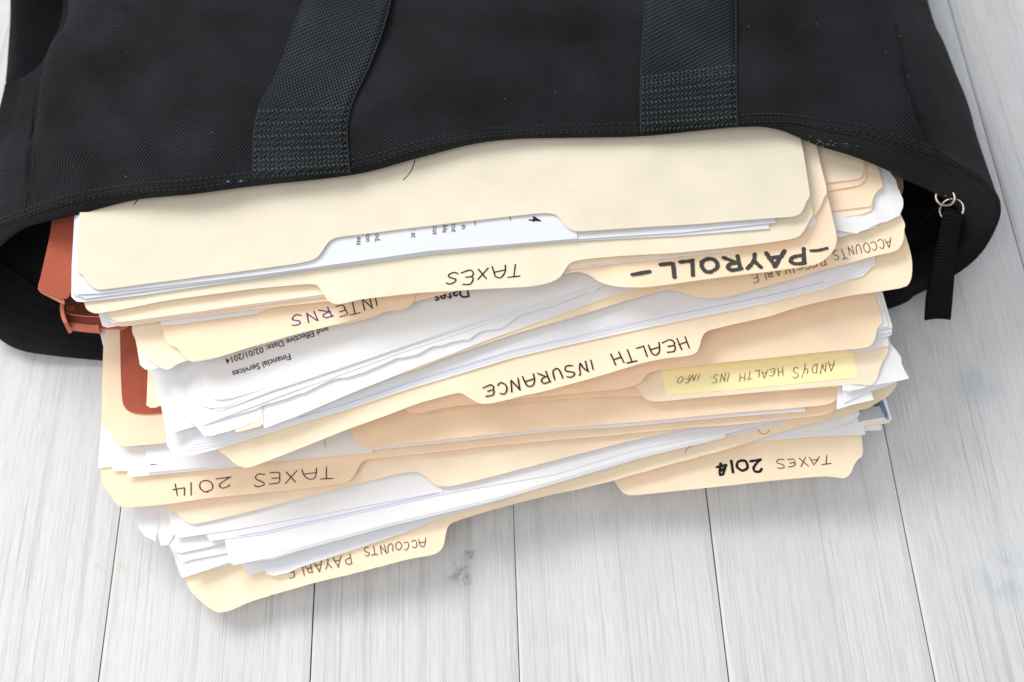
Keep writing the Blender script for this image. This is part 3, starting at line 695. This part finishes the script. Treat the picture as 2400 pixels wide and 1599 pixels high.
SL = [(640, 1303), (700, 1284), (904, 1228), (1042, 1195), (1159, 1167), (1300, 1126), (1500, 1066), (1700, 1018)]
for i in range(3):
    paper(("upper", "middle", "lowest")[i]+" thin white sheet edge showing under the long white sheets above the word PAYABLE", [(540, 1220), (533+i*5, 1290), (546+i*5, 1325-i*2)]+[(x, y+2.2+2.6*i) for x, y in SL]+[(1700, 900)], 18.15-0.3*i, 33.85-0.2*i, (WHITE, WHITE_B)[i % 2], soft=False)[0]['group'] = "thin sheet edges above the word PAYABLE"
fs_ = SF(21, 37)
sheet("front_flap", [(382, 1100), (390, 1181), (394, 1189), (412, 1201), (422, 1212), (435, 1222), (450, 1228), (465, 1227), (532, 1212), (659, 1180), (827, 1136), (930, 1111), (965, 1105), (983, 1107), (998, 1117), (1016, 1134), (1032, 1139.5),
      (1057, 1140), (1134, 1122), (1300, 1078.5), (1470, 1035), (1606, 1005), (1742, 985), (1850, 970), (1900, 950), (1890, 900)], fs_, MAN_C, 0.3, f)
# --- TAXES 2014, left
f = folder("manila folder with TAXES 2014 in thin brown pen on its wide left tab")
s = SF(26, 39)
fl = sheet("back_flap", [(240, 1000), (237, 1102), (239, 1133), (248, 1148), (259, 1160), (268, 1176), (279, 1186), (292, 1189), (315, 1189), (390, 1182), (481, 1168), (583, 1158), (659, 1150), (776, 1136), (810, 1131), (822, 1125), (833, 1110),
      (843, 1089), (853, 1079), (866, 1074.5), (1006, 1061), (1134, 1046), (1300, 1031), (1436, 1020), (1599, 1003), (1708, 996), (1857, 980), (1922, 974), (1947, 968), (1958, 958), (1961, 936), (1968, 880)], s, MAN_B, 0.35, f)
k = Ink(); k.word(s, "TaXES", (783, 1095), (594, 1114), 27, 2.3, seed=7); k.word(s, "2014", (541, 1120), (401, 1135), 27, 2.5, seed=8); k.word(s, "7", (783, 1096), (762, 1098), 1, 0.5, seed=8) if False else None; k.done(fl, INK)
TX = [
 ("white sheet at the far left edge of the TAXES 2014 folder", [(243, 900), (237, 998), (229, 1098), (260, 1094), (400, 1086), (1000, 1020), (1000, 900)], 27.0, 39.8, WHITE, []),
 ("second white sheet from the left in the TAXES 2014 folder, stepped right", [(262, 940), (262.5, 1104), (297, 1104), (480, 1092), (1000, 1010), (1000, 900)], 27.8, 40.2, WHITE_B, []),
 ("white sheet with the lowest edge over the TAXES 2014 lettering", [(296, 940), (299, 1119), (430, 1106), (557, 1094), (613, 1084), (800, 1067), (873, 1061), (873, 1040), (873, 900)], 28.6, 40.6, WHITE, []),
 ("white sheet with a short staple line, topmost at the left of the TAXES 2014 folder", [(340, 940), (343, 1108), (560, 1088), (760, 1050), (760, 900)], 29.6, 41.0, WHITE_B, []),
 ("long thin white strip of paper showing along the front of the TAXES 2014 folder", [(873, 900), (874, 1054), (1057, 1036), (1300, 1010), (1450, 1001), (1700, 978), (1887, 964), (1882, 900)], 30.6, 41.6, WHITE, []),
]
for lab, pts, zl, zr, mt, bu in TX:
    o, sx = paper(lab, pts, zl, zr, mt, bumps=bu)
    if "staple line" in lab:
        k = Ink(); k.stroke(sx, [(352, 1090), (367, 1089)], 1.6); k.done(o, PRINT, "printed_rule")
s = SF(33, 43)
sheet("front_flap", [(246, 769), (242, 815), (240, 900), (238, 998), (248, 1005), (259, 1012), (269, 1029), (279, 1042), (289, 1047), (383, 1039), (600, 1015), (790, 992), (808, 994), (820, 1009), (833, 1029), (843, 1042), (853, 1047), (873, 1048),
      (1057, 1028), (1200, 1013), (1404, 996), (1583, 981), (1700, 969), (1884, 954), (1930, 950), (1950, 944), (1960, 937), (1962, 930), (1966, 903), (1960, 850)], s, MAN_B, 0.3, f)
o, s = paper("brick red card with a rounded corner on the cream flap at the left", [(281, 768), (283, 878), (286, 935), (289, 950), (297, 960), (312, 968), (343, 971), (380, 968), (560, 940), (560, 800)], 34, 44, RED, name="red_folder", th=0.5, soft=True)
tag(o, cat="folder")
del o['group']
# --- crumpled papers right
o, s = paper("creased white sheet with a worn pointed corner, lowest of those right of the yellow sticker", [(1962, 850), (1963, 905), (1960, 960), (2000, 948), (2048, 937), (2040, 916), (2030, 880), (2020, 820)], 34.6, 44.8, WHITE, crumple=0.0006)
paper("white sheet with its corner pointing right, right of the yellow sticker", [(1975, 850), (1975, 946), (2030, 920), (2078, 905), (2105, 893), (2096, 860), (2070, 800)], 35.0, 45.6, WHITE_B)
paper("crumpled white sheet jutting furthest right, beside the yellow sticker", [(1972, 800), (1974, 915), (1990, 918), (2040, 905), (2131, 887), (2120, 868), (2113, 852), (2112, 838), (2100, 820), (2085, 800), (2080, 760)], 52.9, 47.0, WHITE, crumple=0.0016, step=0.004, ragged=0.5)
# --- ANDY'S folder
f = folder("manila folder with a yellow sticker reading ANDY'S HEALTH INS. INFO.")
sb = SF(35.2, 46.2)
sheet("front_flap", [(900, 900), (905, 960), (1400, 930), (1700, 925), (1970, 908), (1988, 909), (1994, 895), (2040, 900), (2064, 885), (2084, 850), (2088, 828), (2080, 780)], sb, MAN_B, 0.3, f)
s = SF(36, 49)
fl = sheet("back_flap", [(900, 880), (905, 950), (1400, 908), (1470, 895), (1486, 904), (1496, 914), (1506, 927), (1516, 937), (1532, 941), (1557, 940), (1800, 917), (2014, 900), (2030, 903), (2040, 903), (2050, 897), (2057, 885), (2062, 864), (2070, 844),
      (2081, 828), (2083, 805), (2075, 760)], s, MAN_C, 0.35, f)
sk = sheet("label_sticker", [(1549, 845), (1550, 868), (1557, 905), (1562, 926), (1700, 915), (1850, 901), (2012, 885), (2004, 850), (1994, 815), (1800, 820)], (lambda q: (setattr(q, 'zl', q.zl+0.00025), setattr(q, 'zr', q.zr+0.00025), q)[2])(Surf(36, 49, seed=s.seed)), YELLOW, 0.12, fl, ext=False, soft=False)
k = Ink(); k.lift = 0.00050
k.word(s, "AnDy'S", (1956, 848), (1858, 864), 22, 1.6, slant=0.25, seed=9); k.word(s, "HeALTH", (1834, 863), (1733, 878), 18, 1.5, slant=0.2, seed=10)
k.word(s, "INS.", (1710, 875), (1662, 884), 17, 1.5, slant=0.35, seed=11); k.word(s, "INFO.", (1640, 879), (1580, 888), 15, 1.5, slant=0.35, seed=12); k.done(fl, INK_L)
for i, (lab, pts, zr, mt) in enumerate([
  ("white sheet ending in a notch, lowest of the sheaf at right", [(1600, 800), (1600, 830), (2020, 825), (2083, 810), (2080, 790), (2070, 720)], 50.2, WHITE_B),
  ("white sheet with a bent right corner, second lowest in the thick sheaf at right", [(1600, 800), (1600, 820), (2030, 800), (2088, 786), (2091, 782), (2089, 768), (2070, 700)], 51.5, WHITE),
  ("white sheet in the middle of the thick sheaf at right under the ACCOUNTS folder", [(1600, 780), (1600, 810), (2030, 790), (2091, 777), (2090, 760), (2070, 690)], 52.8, WHITE_B),
  ("white sheet second from the top of the thick sheaf at right", [(1600, 780), (1600, 800), (2030, 780), (2092, 767), (2078, 720), (2066, 683), (2060, 660)], 54.0, WHITE),
  ("white sheet topmost of the thick sheaf at right, edge to edge with the manila folder", [(1600, 780), (1600, 790), (2030, 775), (2083, 764), (2068, 715), (2058, 684), (2054, 660)], 55.0, WHITE_B)]):
    paper(lab, pts, 37+i*0.2, zr, mt)
o = tag(sheet("manila_folder", [(930, 900), (949, 958), (955, 963), (968, 968), (993, 966), (1032, 956), (1083, 949), (1185, 937), (1327, 922), (1455, 911), (1486, 903), (1503, 895), (1513, 881), (1521, 873), (1544, 866), (1659, 853), (1800, 839), (1904, 827),
      (2020, 816), (2036, 813), (2046, 805), (2052, 792), (2055, 773), (2062, 763), (2069, 758), (2067, 745), (2048, 686), (2040, 660)], SF(38.5, 56, bumps=[(1250, 930, 50, 1.2)]), MAN_B, 0.35),
      "manila folder with a blank centre tab below the HEALTH INSURANCE folder", "folder", GF)
# --- HEALTH INSURANCE
s = SF(44, 68)
o = tag(sheet("manila_folder", [(500, 1000), (512, 1057), (529, 1067), (542, 1080), (557, 1091), (575, 1096.5), (590, 1094), (710, 1048), (817, 1005), (904, 974), (980, 945), (1067, 921), (1083, 921), (1098, 931), (1116, 942), (1129, 946.5), (1146, 946),
      (1185, 938), (1220, 928), (1276, 917), (1378, 889), (1455, 866), (1506, 850), (1567, 838), (1608, 835), (1631, 829), (1640, 812), (1644, 792), (1654, 777), (1672, 771), (1800, 742), (1878, 717), (1988, 693), (2065, 682), (2123, 673), (2134, 660),
      (2138, 640), (2138, 612), (2132, 583), (2120, 544), (2112, 515)], s, MAN_A, 0.38), "manila folder with HEALTH INSURANCE in black marker on its centre tab", "folder", GF)
k = Ink(); k.word(s, "HeaLTH", (1606, 789), (1428, 831), 27, 3.6, slant=-0.1, seed=13, jit=0.08); k.word(s, "InSURaNCe", (1388, 843), (1131, 909), 26, 3.6, seed=14, jit=0.07)
k.done(o, INK)
HE = [(430, 1068), (451, 1067), (514, 1052), (700, 994), (800, 965), (955, 913), (1200, 839), (1300, 816), (1500, 772), (1800, 711), (1930, 679), (1988, 656), (2021, 648)]
HI = [
 ("white sheet reaching furthest toward the left corner of the HEALTH INSURANCE folder", [(385, 900), (391, 1044), (400, 1056), (412, 1062), (440, 1066), (800, 955), (1300, 800), (1300, 700)], 44.8, 68.7, WHITE, []),
 ("long white sheet lying directly on the HEALTH INSURANCE folder, lowest edge", [(363, 863), (392, 955), (417, 1032), (424, 1064)]+HE+[(2046, 625), (2052, 606), (2040, 560)]+HE+[(2046, 625), (2052, 606), (2040, 560)], 45.2, 69.0, WHITE, []),
 ("cool white sheet second above the HEALTH INSURANCE folder", [(410, 900), (437, 1058)]+[(x, y-6-(x > 1400)*2) for x, y in HE[2:]]+[(2053, 620), (2040, 560)], 45.5, 69.3, WHITE_B, []),
 ("white sheet with a blue tinted edge, third above the HEALTH INSURANCE folder", [(420, 900), (444, 1050)]+[(x, y-11-(x > 1400)*3) for x, y in HE[2:-1]]+[(2045, 618), (2030, 560)], 45.8, 69.6, WHITE, []),
 ("topmost white sheet under the ACCOUNTS RECEIVABLE folder, torn at its right end", [(430, 900), (450, 1042)]+[(x, y-18-(x > 1400)*6) for x, y in HE[2:-1]]+[(2020, 620), (2010, 560)], 46.1, 69.9, WHITE_B, [(2000, 630, 10, 0.6)]),
]
for lab, pts, zl, zr, mt, bu in HI:
    o, s = paper(lab, pts, zl, zr, mt, bumps=bu)
    if "blue tinted" in lab:
        k = Ink(); k.stroke(s, [(x, y-14-(x > 1400)*3) for x, y in HE[3:-2]], 1.6, raw=True); k.done(o, RULE, "blue_rule")
# --- ACCOUNTS RECEIVABLE
s = SF(50.5, 73.5)
o = tag(sheet("manila_folder", [(480, 850), (500, 960), (620, 960), (800, 915), (968, 868), (1044, 838), (1197, 785), (1300, 755), (1327, 748), (1455, 708), (1531, 686), (1555, 680), (1572, 678), (1588, 680), (1603, 685), (1621, 693), (1646, 698), (1692, 698), (1723, 691), (1800, 669),
      (1879, 648), (1908, 637), (1998, 615), (2045, 600), (2099, 590), (2112, 577), (2118, 562), (2119, 540), (2122, 526), (2112, 505), (2100, 480)], s, MAN_A, 0.35, ragged=0.15), "manila folder with ACCOUNTS RECEIVABLE in thin pencil on its right tab", "folder", GF)
k = Ink(); k.word(s, "ACCOUNTS", (2087, 556), (1949, 590), 21, 2.0, seed=15); k.word(s, "RECEIVABLE", (1932, 600), (1760, 645), 20, 2.0, seed=16); k.done(o, INK_L)
AR = [
 ("broad white sheet crossing diagonally over the ACCOUNTS RECEIVABLE folder", [(560, 850), (605, 965), (620, 1004), (700, 974), (827, 920), (980, 859), (1049, 833), (1134, 800), (1248, 760), (1300, 742), (1455, 686), (1700, 630), (1700, 540)], 51.6, 74.3, WHITE, [], 0),
 ("small pale yellow slip poking out of the white papers at lower left", [(540, 900), (552, 1013), (570, 1010), (610, 999), (618, 992), (612, 900)], 52.0, 74.5, MAN_C, [], 0),
 ("white sheet with its left corner rolled up, at the lower left of the papers", [(372, 820), (390, 900), (428, 975), (462, 1002), (478, 1022), (500, 1021), (508, 1018), (610, 985), (620, 900)], 52.3, 74.6, WHITE, [(485, 1018, 6, 2.2)], 0.1),
 ("rumpled white sheet above the rolled corner", [(380, 800), (391, 868), (404, 917), (430, 968), (445, 988), (468, 1000), (500, 988), (600, 950), (700, 912), (784, 878), (1000, 800), (1000, 740)], 54.2, 74.8, WHITE_B, [], 0.1),
 ("white sheet with a long torn ragged front edge in the middle of the pile", [(398, 800), (408, 863), (420, 905), (442, 955), (462, 976), (505, 984), (583, 964), (640, 944), (700, 923), (751, 902), (784, 888), (840, 876), (904, 851), (930, 839), (970, 833), (1006, 815), (1057, 802), (1098, 797), (1123, 779), (1172, 770), (1197, 754), (1223, 733), (1261, 725), (1400, 680), (1400, 600)], 53.3, 75.0, WHITE, [], 0.9),
 ("white sheet just above the torn one, its edge running up to the right", [(404, 800), (414, 863), (430, 917), (450, 958), (468, 965), (503, 969), (560, 953), (700, 914), (925, 832), (1134, 762), (1300, 716), (1420, 668), (1420, 600)], 53.7, 75.4, WHITE_B, [], 0),
 ("slim white sheet at the left side of the printed report", [(344, 790), (353, 863), (363, 904), (378, 955), (391, 1022), (420, 1010), (700, 930), (700, 860)], 51.1, 74.0, WHITE, [], 0),
 ("white sheet stepped left of the printed report, upper one", [(405, 790), (428, 880), (450, 945), (480, 955), (700, 896), (1134, 751), (1261, 712), (1400, 668), (1400, 560)], 54.5, 75.9, WHITE, [], 0),
 ("white sheet directly beneath the printed report", [(440, 800), (465, 900), (505, 962), (520, 962), (700, 893), (878, 833), (1134, 741), (1290, 698), (1430, 660), (1430, 560)], 54.9, 76.2, WHITE, [(515, 955, 9, -0.5)], 0),
]
for lab, pts, zl, zr, mt, bu, rg in AR: paper(lab, pts, zl, zr, mt, bumps=bu, ragged=rg)
SL = [(557, 930), (700, 884), (878, 824), (1134, 733), (1250, 696), (1400, 650)]
for i in range(5):
    paper(("uppermost", "second", "third", "fourth", "lowest")[i]+" of five thin white sheet edges just below the printed report page", [(455+i, 800), (470-i*6, 905), (508-i*5, 944+i*3), (526, 943+i*3)]+[(x, y+3+2.3*i) for x, y in SL]+[(1400, 560)], 55.3-0.09*i, 76.55-0.05*i, (WHITE_B, WHITE)[i % 2])[0]['group'] = "thin sheet edges under the printed report"
o, s = paper("printed white report page reading Effective Date and Financial Services upside down", [(460, 790), (465, 850), (475, 904), (492, 925), (501, 935), (519, 938), (557, 930), (700, 884), (878, 824), (1134, 733), (1250, 696), (1400, 650), (1500, 600), (1500, 540)], 55.4, 76.6, WHITE, bumps=[(500, 930, 14, 0.9)], soft=True)
paper("small cream and white scrap over the rounded corner of the red card", [(345, 860), (345, 909), (343, 950), (353, 956), (366, 955), (430, 930), (430, 860)], 50.6, 73.8, MAN_C, ragged=0.4)
print_between(s, "Financial Services", (680, 829), (545, 871), o, PRINT, bold=0.012)
print_between(s, "and Effective Date: 02/01/2014", (768, 765), (528, 841), o, PRINT, bold=0.008)
print_between(s, "Dates", (1098, 672), (1019, 690), o, PRINT, bold=0.018)
k = Ink(); k.stroke(s, [(514, 838), (600, 812)], 1.2); k.done(o, PRINT, "printed_rule")
# --- crumpled white and brown at the upper right
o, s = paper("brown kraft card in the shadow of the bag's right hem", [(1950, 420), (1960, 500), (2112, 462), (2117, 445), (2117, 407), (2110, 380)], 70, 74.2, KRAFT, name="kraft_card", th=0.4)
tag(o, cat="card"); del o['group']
paper("flat white sheet under the crumpled one at the right, above the word ACCOUNTS", [(1800, 480), (1800, 580), (1962, 557), (2055, 533), (2058, 500), (2050, 440)], 72, 74.6, WHITE_B, crumple=0.0004)
paper("crumpled white sheet bulging out at the right beneath the bag hem", [(1800, 420), (1800, 560), (1962, 540), (2008, 548), (2042, 532), (2078, 520), (2108, 506), (2116, 487), (2116, 466), (2102, 430), (2081, 396), (2057, 375), (2050, 360)], 73, 76.2, WHITE, crumple=0.0022, step=0.003, ragged=0.8)
# --- INTERNS and neighbours
o = tag(sheet("manila_folder", [(309, 700), (309, 769), (311, 784), (317, 792), (322, 820), (335, 832), (348, 843), (373, 860), (389, 867), (404, 862), (414, 853), (445, 843), (600, 800), (900, 700), (1400, 600), (1945, 513), (2021, 502), (2045, 493), (2046, 470), (2040, 430)],
    SF(64.6, 77.2, bumps=[(400, 850, 20, 0.6)]), MAN_C, 0.35, ragged=0.2), "pale manila folder with a worn left corner poking out left of INTERNS", "folder", GF)
paper("white sheet edge showing between the worn folder corner and the red card", [(318, 780), (322, 820), (328, 855), (340, 866), (356, 866), (500, 830), (500, 760)], 63.8, 76.8, WHITE_B)
o = tag(sheet("manila_folder", [(420, 740), (430, 790), (784, 762), (840, 752), (879, 741), (894, 734), (905, 722), (1400, 600), (1946, 495), (2042, 483), (2043, 478), (2048, 460), (2057, 446), (2069, 440), (2069, 431), (2054, 380), (2045, 350)],
    SF(65.8, 78.2), MAN_B, 0.35), "manila folder whose rounded tab lip shows just below the INTERNS tab", "folder", GF)
f = folder("manila folder with INTERNS in violet pen on its left tab")
s = SF(67, 79.2, bumps=[(450, 840, 16, 0.8)])
fl = sheet("back_flap", [(381, 720), (381, 761), (384, 789), (394, 807), (417, 815), (430, 835), (445, 846), (455, 848), (506, 839), (582, 815), (700, 781), (800, 757), (904, 729), (950, 723), (963, 715), (970, 704), (973, 690), (985, 682), (1400, 580), (1941, 447), (2005, 436), (2016, 433), (2028, 422), (2031, 412), (2029, 370)],
    s, MAN_B, 0.35, f)
k = Ink(); k.word(s, "INTE", (882, 694), (786, 719), 26, 2.6, seed=17); k.done(fl, INK)
k = Ink(); k.word(s, "RNS", (772, 722), (681, 745), 26, 3.0, seed=18); k.done(fl, INK_P)
sheet("front_flap", [(390, 700), (400, 752), (700, 690), (1400, 560), (1938, 428), (2000, 421), (2014, 418), (2022, 411), (2025, 400), (2024, 374), (2018, 350)], SF(68.2, 80.2), MAN_C, 0.3, f)
# --- red expanding file at the left
def red_file():
    f = thing("expanding_file", "brick red expanding file with worn edges at the left of the bag mouth", "file")
    def slab(name, pts, zt, th, mat, par, sag=0):
        s = Surf(zt, zt, 0.0004, 40+len(pts)); o = sheet(name, pts, s, mat, th, par, ext=False, ragged=0.35, step=0.006); return o
    slab("top_cover", [(122, 515), (110, 585), (102, 618), (95, 650), (88, 674), (94, 678), (120, 688), (145, 699), (158, 698), (168, 682), (230, 680), (230, 480), (140, 480)], 66, 0.7, RED, f)
    slab("cover_edge", [(88, 675), (94, 684), (120, 697), (141, 708), (150, 712), (152, 704), (145, 700), (120, 690), (96, 679)], 64.5, 1.0, RED_EDGE, f)
    # folded gusset: three upright walls, worn bright along the rim
    def wall(name, path, z0, z1, th, mat):
        V = []; F = []; P = catmull([ray(a, b, (z0)/1000) for a, b in path], 5)
        for i, q in enumerate(P):
            d = (P[min(len(P)-1, i+1)]-P[max(0, i-1)]).normalized(); nn = Vector((-d.y, d.x, 0))*th/2000
            wz = 0.0005*noise.noise(q*120)
            for sg, z in ((1, z0), (-1, z0), (-1, z1), (1, z1)): V.append(Vector((q.x, q.y, z/1000+wz))+nn*sg)
        n = len(P)
        for i in range(n-1):
            for k in range(4): F.append((i*4+k, i*4+(k+1) % 4, (i+1)*4+(k+1) % 4, (i+1)*4+k))
        F += [(0, 1, 2, 3), ((n-1)*4+3, (n-1)*4+2, (n-1)*4+1, (n-1)*4)]
        return mesh(name, V, F, f, [mat], smooth=False)
    wall("gusset_wall", [(148, 704), (145, 716), (146, 732), (149, 746), (154, 756)], 58, 50, 1.5, RED_EDGE)
    wall("gusset_wall", [(152, 758), (180, 761), (210, 764), (232, 766)], 52, 47.5, 1.3, RED_EDGE)
    slab("lower_cover", [(150, 722), (154, 742), (157, 764), (200, 768), (238, 771), (300, 771), (300, 742), (200, 740)], 50, 0.8, RED, f)
    slab("inner_divider", [(150, 706), (153, 735), (200, 741), (260, 741), (260, 690), (160, 690)], 56, 0.7, flat("dark_red_lining", (0.10, 0.025, 0.015), 0.9), f)
    s = Surf(56.6, 56.6, 0.0, 3); s.zl = s.zr = 0.0572
    k = Ink(); k.word(s, "LEE", (158, 720), (196, 722), -1, 1, seed=2) if False else None
    printed(s, "LEE", (156, 727), (1, 0.06), (0.05, -1), 14, f, flat("faded_red_print", (0.30, 0.07, 0.04), 0.8), "printed_text", 0.01)
red_file()
# --- sheets between INTERNS and TAXES on the left
paper("white sheet at the left with a stepped corner, just below the PAYROLL folder", [(229, 690), (231, 735), (240, 764), (252, 768), (300, 760), (700, 705), (1000, 640), (1000, 560)], 69.6, 81, WHITE, crumple=0.0003)
paper("pale slip between the worn corner and the PAYROLL folder, nearly hidden", [(372, 720), (378, 764), (430, 758), (600, 735), (700, 700), (700, 600)], 69.0, 80.6, WHITE_B)
paper("white sheet standing on edge left of the red card", [(230, 740), (232, 771), (238, 795), (242, 812), (247, 790), (247, 740)], 44, 60, WHITE_B)
# --- PAYROLL
f = folder("manila folder with -PAYROLL- in thick grey marker on its right tab")
s = SF(71, 82.6, bumps=[(1410, 668, 9, -1.8), (1470, 660, 8, 0.6)])
fl = sheet("back_flap", [(262, 700), (268, 762), (290, 765), (330, 758), (450, 741), (600, 724), (700, 713), (900, 690), (1200, 640), (1300, 640), (1325, 640), (1353, 636), (1366, 638), (1384, 645), (1399, 657), (1417, 665), (1455, 673.5), (1501, 674), (1532, 671), (1634, 657), (1700, 648), (1800, 637),
    (1908, 621), (1929, 612), (1950, 592), (1959, 577), (1962, 556), (1953, 517), (1940, 460), (1925, 400)], s, MAN_B, 0.35, f)
k = Ink(); k.word(s, "PAYROLL", (1886, 583), (1545, 621), 33, 10.5, seed=19, jit=0.05); k.stroke(s, [(1938, 583), (1918, 588), (1900, 589)], 8); k.stroke(s, [(1522, 638), (1482, 645)], 10.5); k.done(fl, INK_G)
paper("white sheet inside the PAYROLL folder showing as a thin line at the left", [(250, 690), (252, 748), (262, 757), (300, 757), (600, 716), (700, 703), (900, 680), (1300, 635), (1700, 590), (1908, 530), (1913, 522), (1905, 480)], 72.4, 83.4, WHITE)
sheet("front_flap", [(250, 690), (255, 736), (260, 746), (273, 753), (290, 754), (321, 750), (600, 711), (728, 694), (760, 690), (1200, 640), (1700, 585), (1850, 560), (1905, 512), (1914, 499), (1924, 484), (1931, 463), (1940, 449), (1926, 398), (1914, 341), (1908, 300)], SF(74, 84.4), MAN_C, 0.3, f)
# --- TAXES, top of the pile
f = folder("topmost manila folder, TAXES in dark pen on its centre tab")
s = SF(77, 86.4, bumps=[(775, 706, 9, -1.6), (830, 690, 8, 0.7)])
fl = sheet("back_flap", [(190, 620), (197, 708), (199, 716), (204, 726), (217, 733), (230, 734.5), (281, 726), (383, 705), (600, 676), (700, 667), (731, 665), (743, 668), (753, 680), (766, 702), (779, 711), (799, 713), (853, 700), (980, 686), (1134, 677), (1238, 672), (1276, 666), (1302, 657), (1315, 647), (1325, 631),
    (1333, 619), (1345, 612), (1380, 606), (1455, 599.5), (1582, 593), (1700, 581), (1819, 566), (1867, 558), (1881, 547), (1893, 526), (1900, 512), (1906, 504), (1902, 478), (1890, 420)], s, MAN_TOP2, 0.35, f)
k = Ink(); k.word(s, "TaXeS", (1222, 619), (1048, 640), 27, 3.4, slant=0.12, seed=21); k.done(fl, INK)
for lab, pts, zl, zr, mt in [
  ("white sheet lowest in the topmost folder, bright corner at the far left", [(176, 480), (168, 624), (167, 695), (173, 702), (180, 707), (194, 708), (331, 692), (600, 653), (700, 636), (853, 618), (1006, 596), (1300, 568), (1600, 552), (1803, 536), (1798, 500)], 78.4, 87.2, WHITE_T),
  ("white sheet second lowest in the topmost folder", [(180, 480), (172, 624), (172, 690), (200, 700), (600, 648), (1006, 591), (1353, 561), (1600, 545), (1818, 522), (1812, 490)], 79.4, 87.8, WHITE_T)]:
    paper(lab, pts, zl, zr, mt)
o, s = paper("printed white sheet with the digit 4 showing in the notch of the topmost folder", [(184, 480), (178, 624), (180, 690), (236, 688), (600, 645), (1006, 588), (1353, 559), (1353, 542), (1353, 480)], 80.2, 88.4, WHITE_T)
for tx, x, y in (("ess", 838, 549), ("ion", 859, 541), ("od,", 881, 541), (": at", 966, 531), ("cut", 1016, 524), ("ble", 1039, 521), ("cut", 1060, 518), ("in", 1083, 520)):
    printed(s, tx, (x-1, y+7), (-0.06, 1), (1, 0.06), (15.5, 18), o, PRINT)
printed(s, "4", (1240, 507), (-0.06, 1), (1, 0.06), (27, 42), o, INK_D, bold=0.006)
k = Ink(); k.stroke(s, [(1112, 516), (1114, 529)], 1.5); k.stroke(s, [(1195, 507), (1196, 518)], 1.5); k.done(o, PRINT, "printed_rule")
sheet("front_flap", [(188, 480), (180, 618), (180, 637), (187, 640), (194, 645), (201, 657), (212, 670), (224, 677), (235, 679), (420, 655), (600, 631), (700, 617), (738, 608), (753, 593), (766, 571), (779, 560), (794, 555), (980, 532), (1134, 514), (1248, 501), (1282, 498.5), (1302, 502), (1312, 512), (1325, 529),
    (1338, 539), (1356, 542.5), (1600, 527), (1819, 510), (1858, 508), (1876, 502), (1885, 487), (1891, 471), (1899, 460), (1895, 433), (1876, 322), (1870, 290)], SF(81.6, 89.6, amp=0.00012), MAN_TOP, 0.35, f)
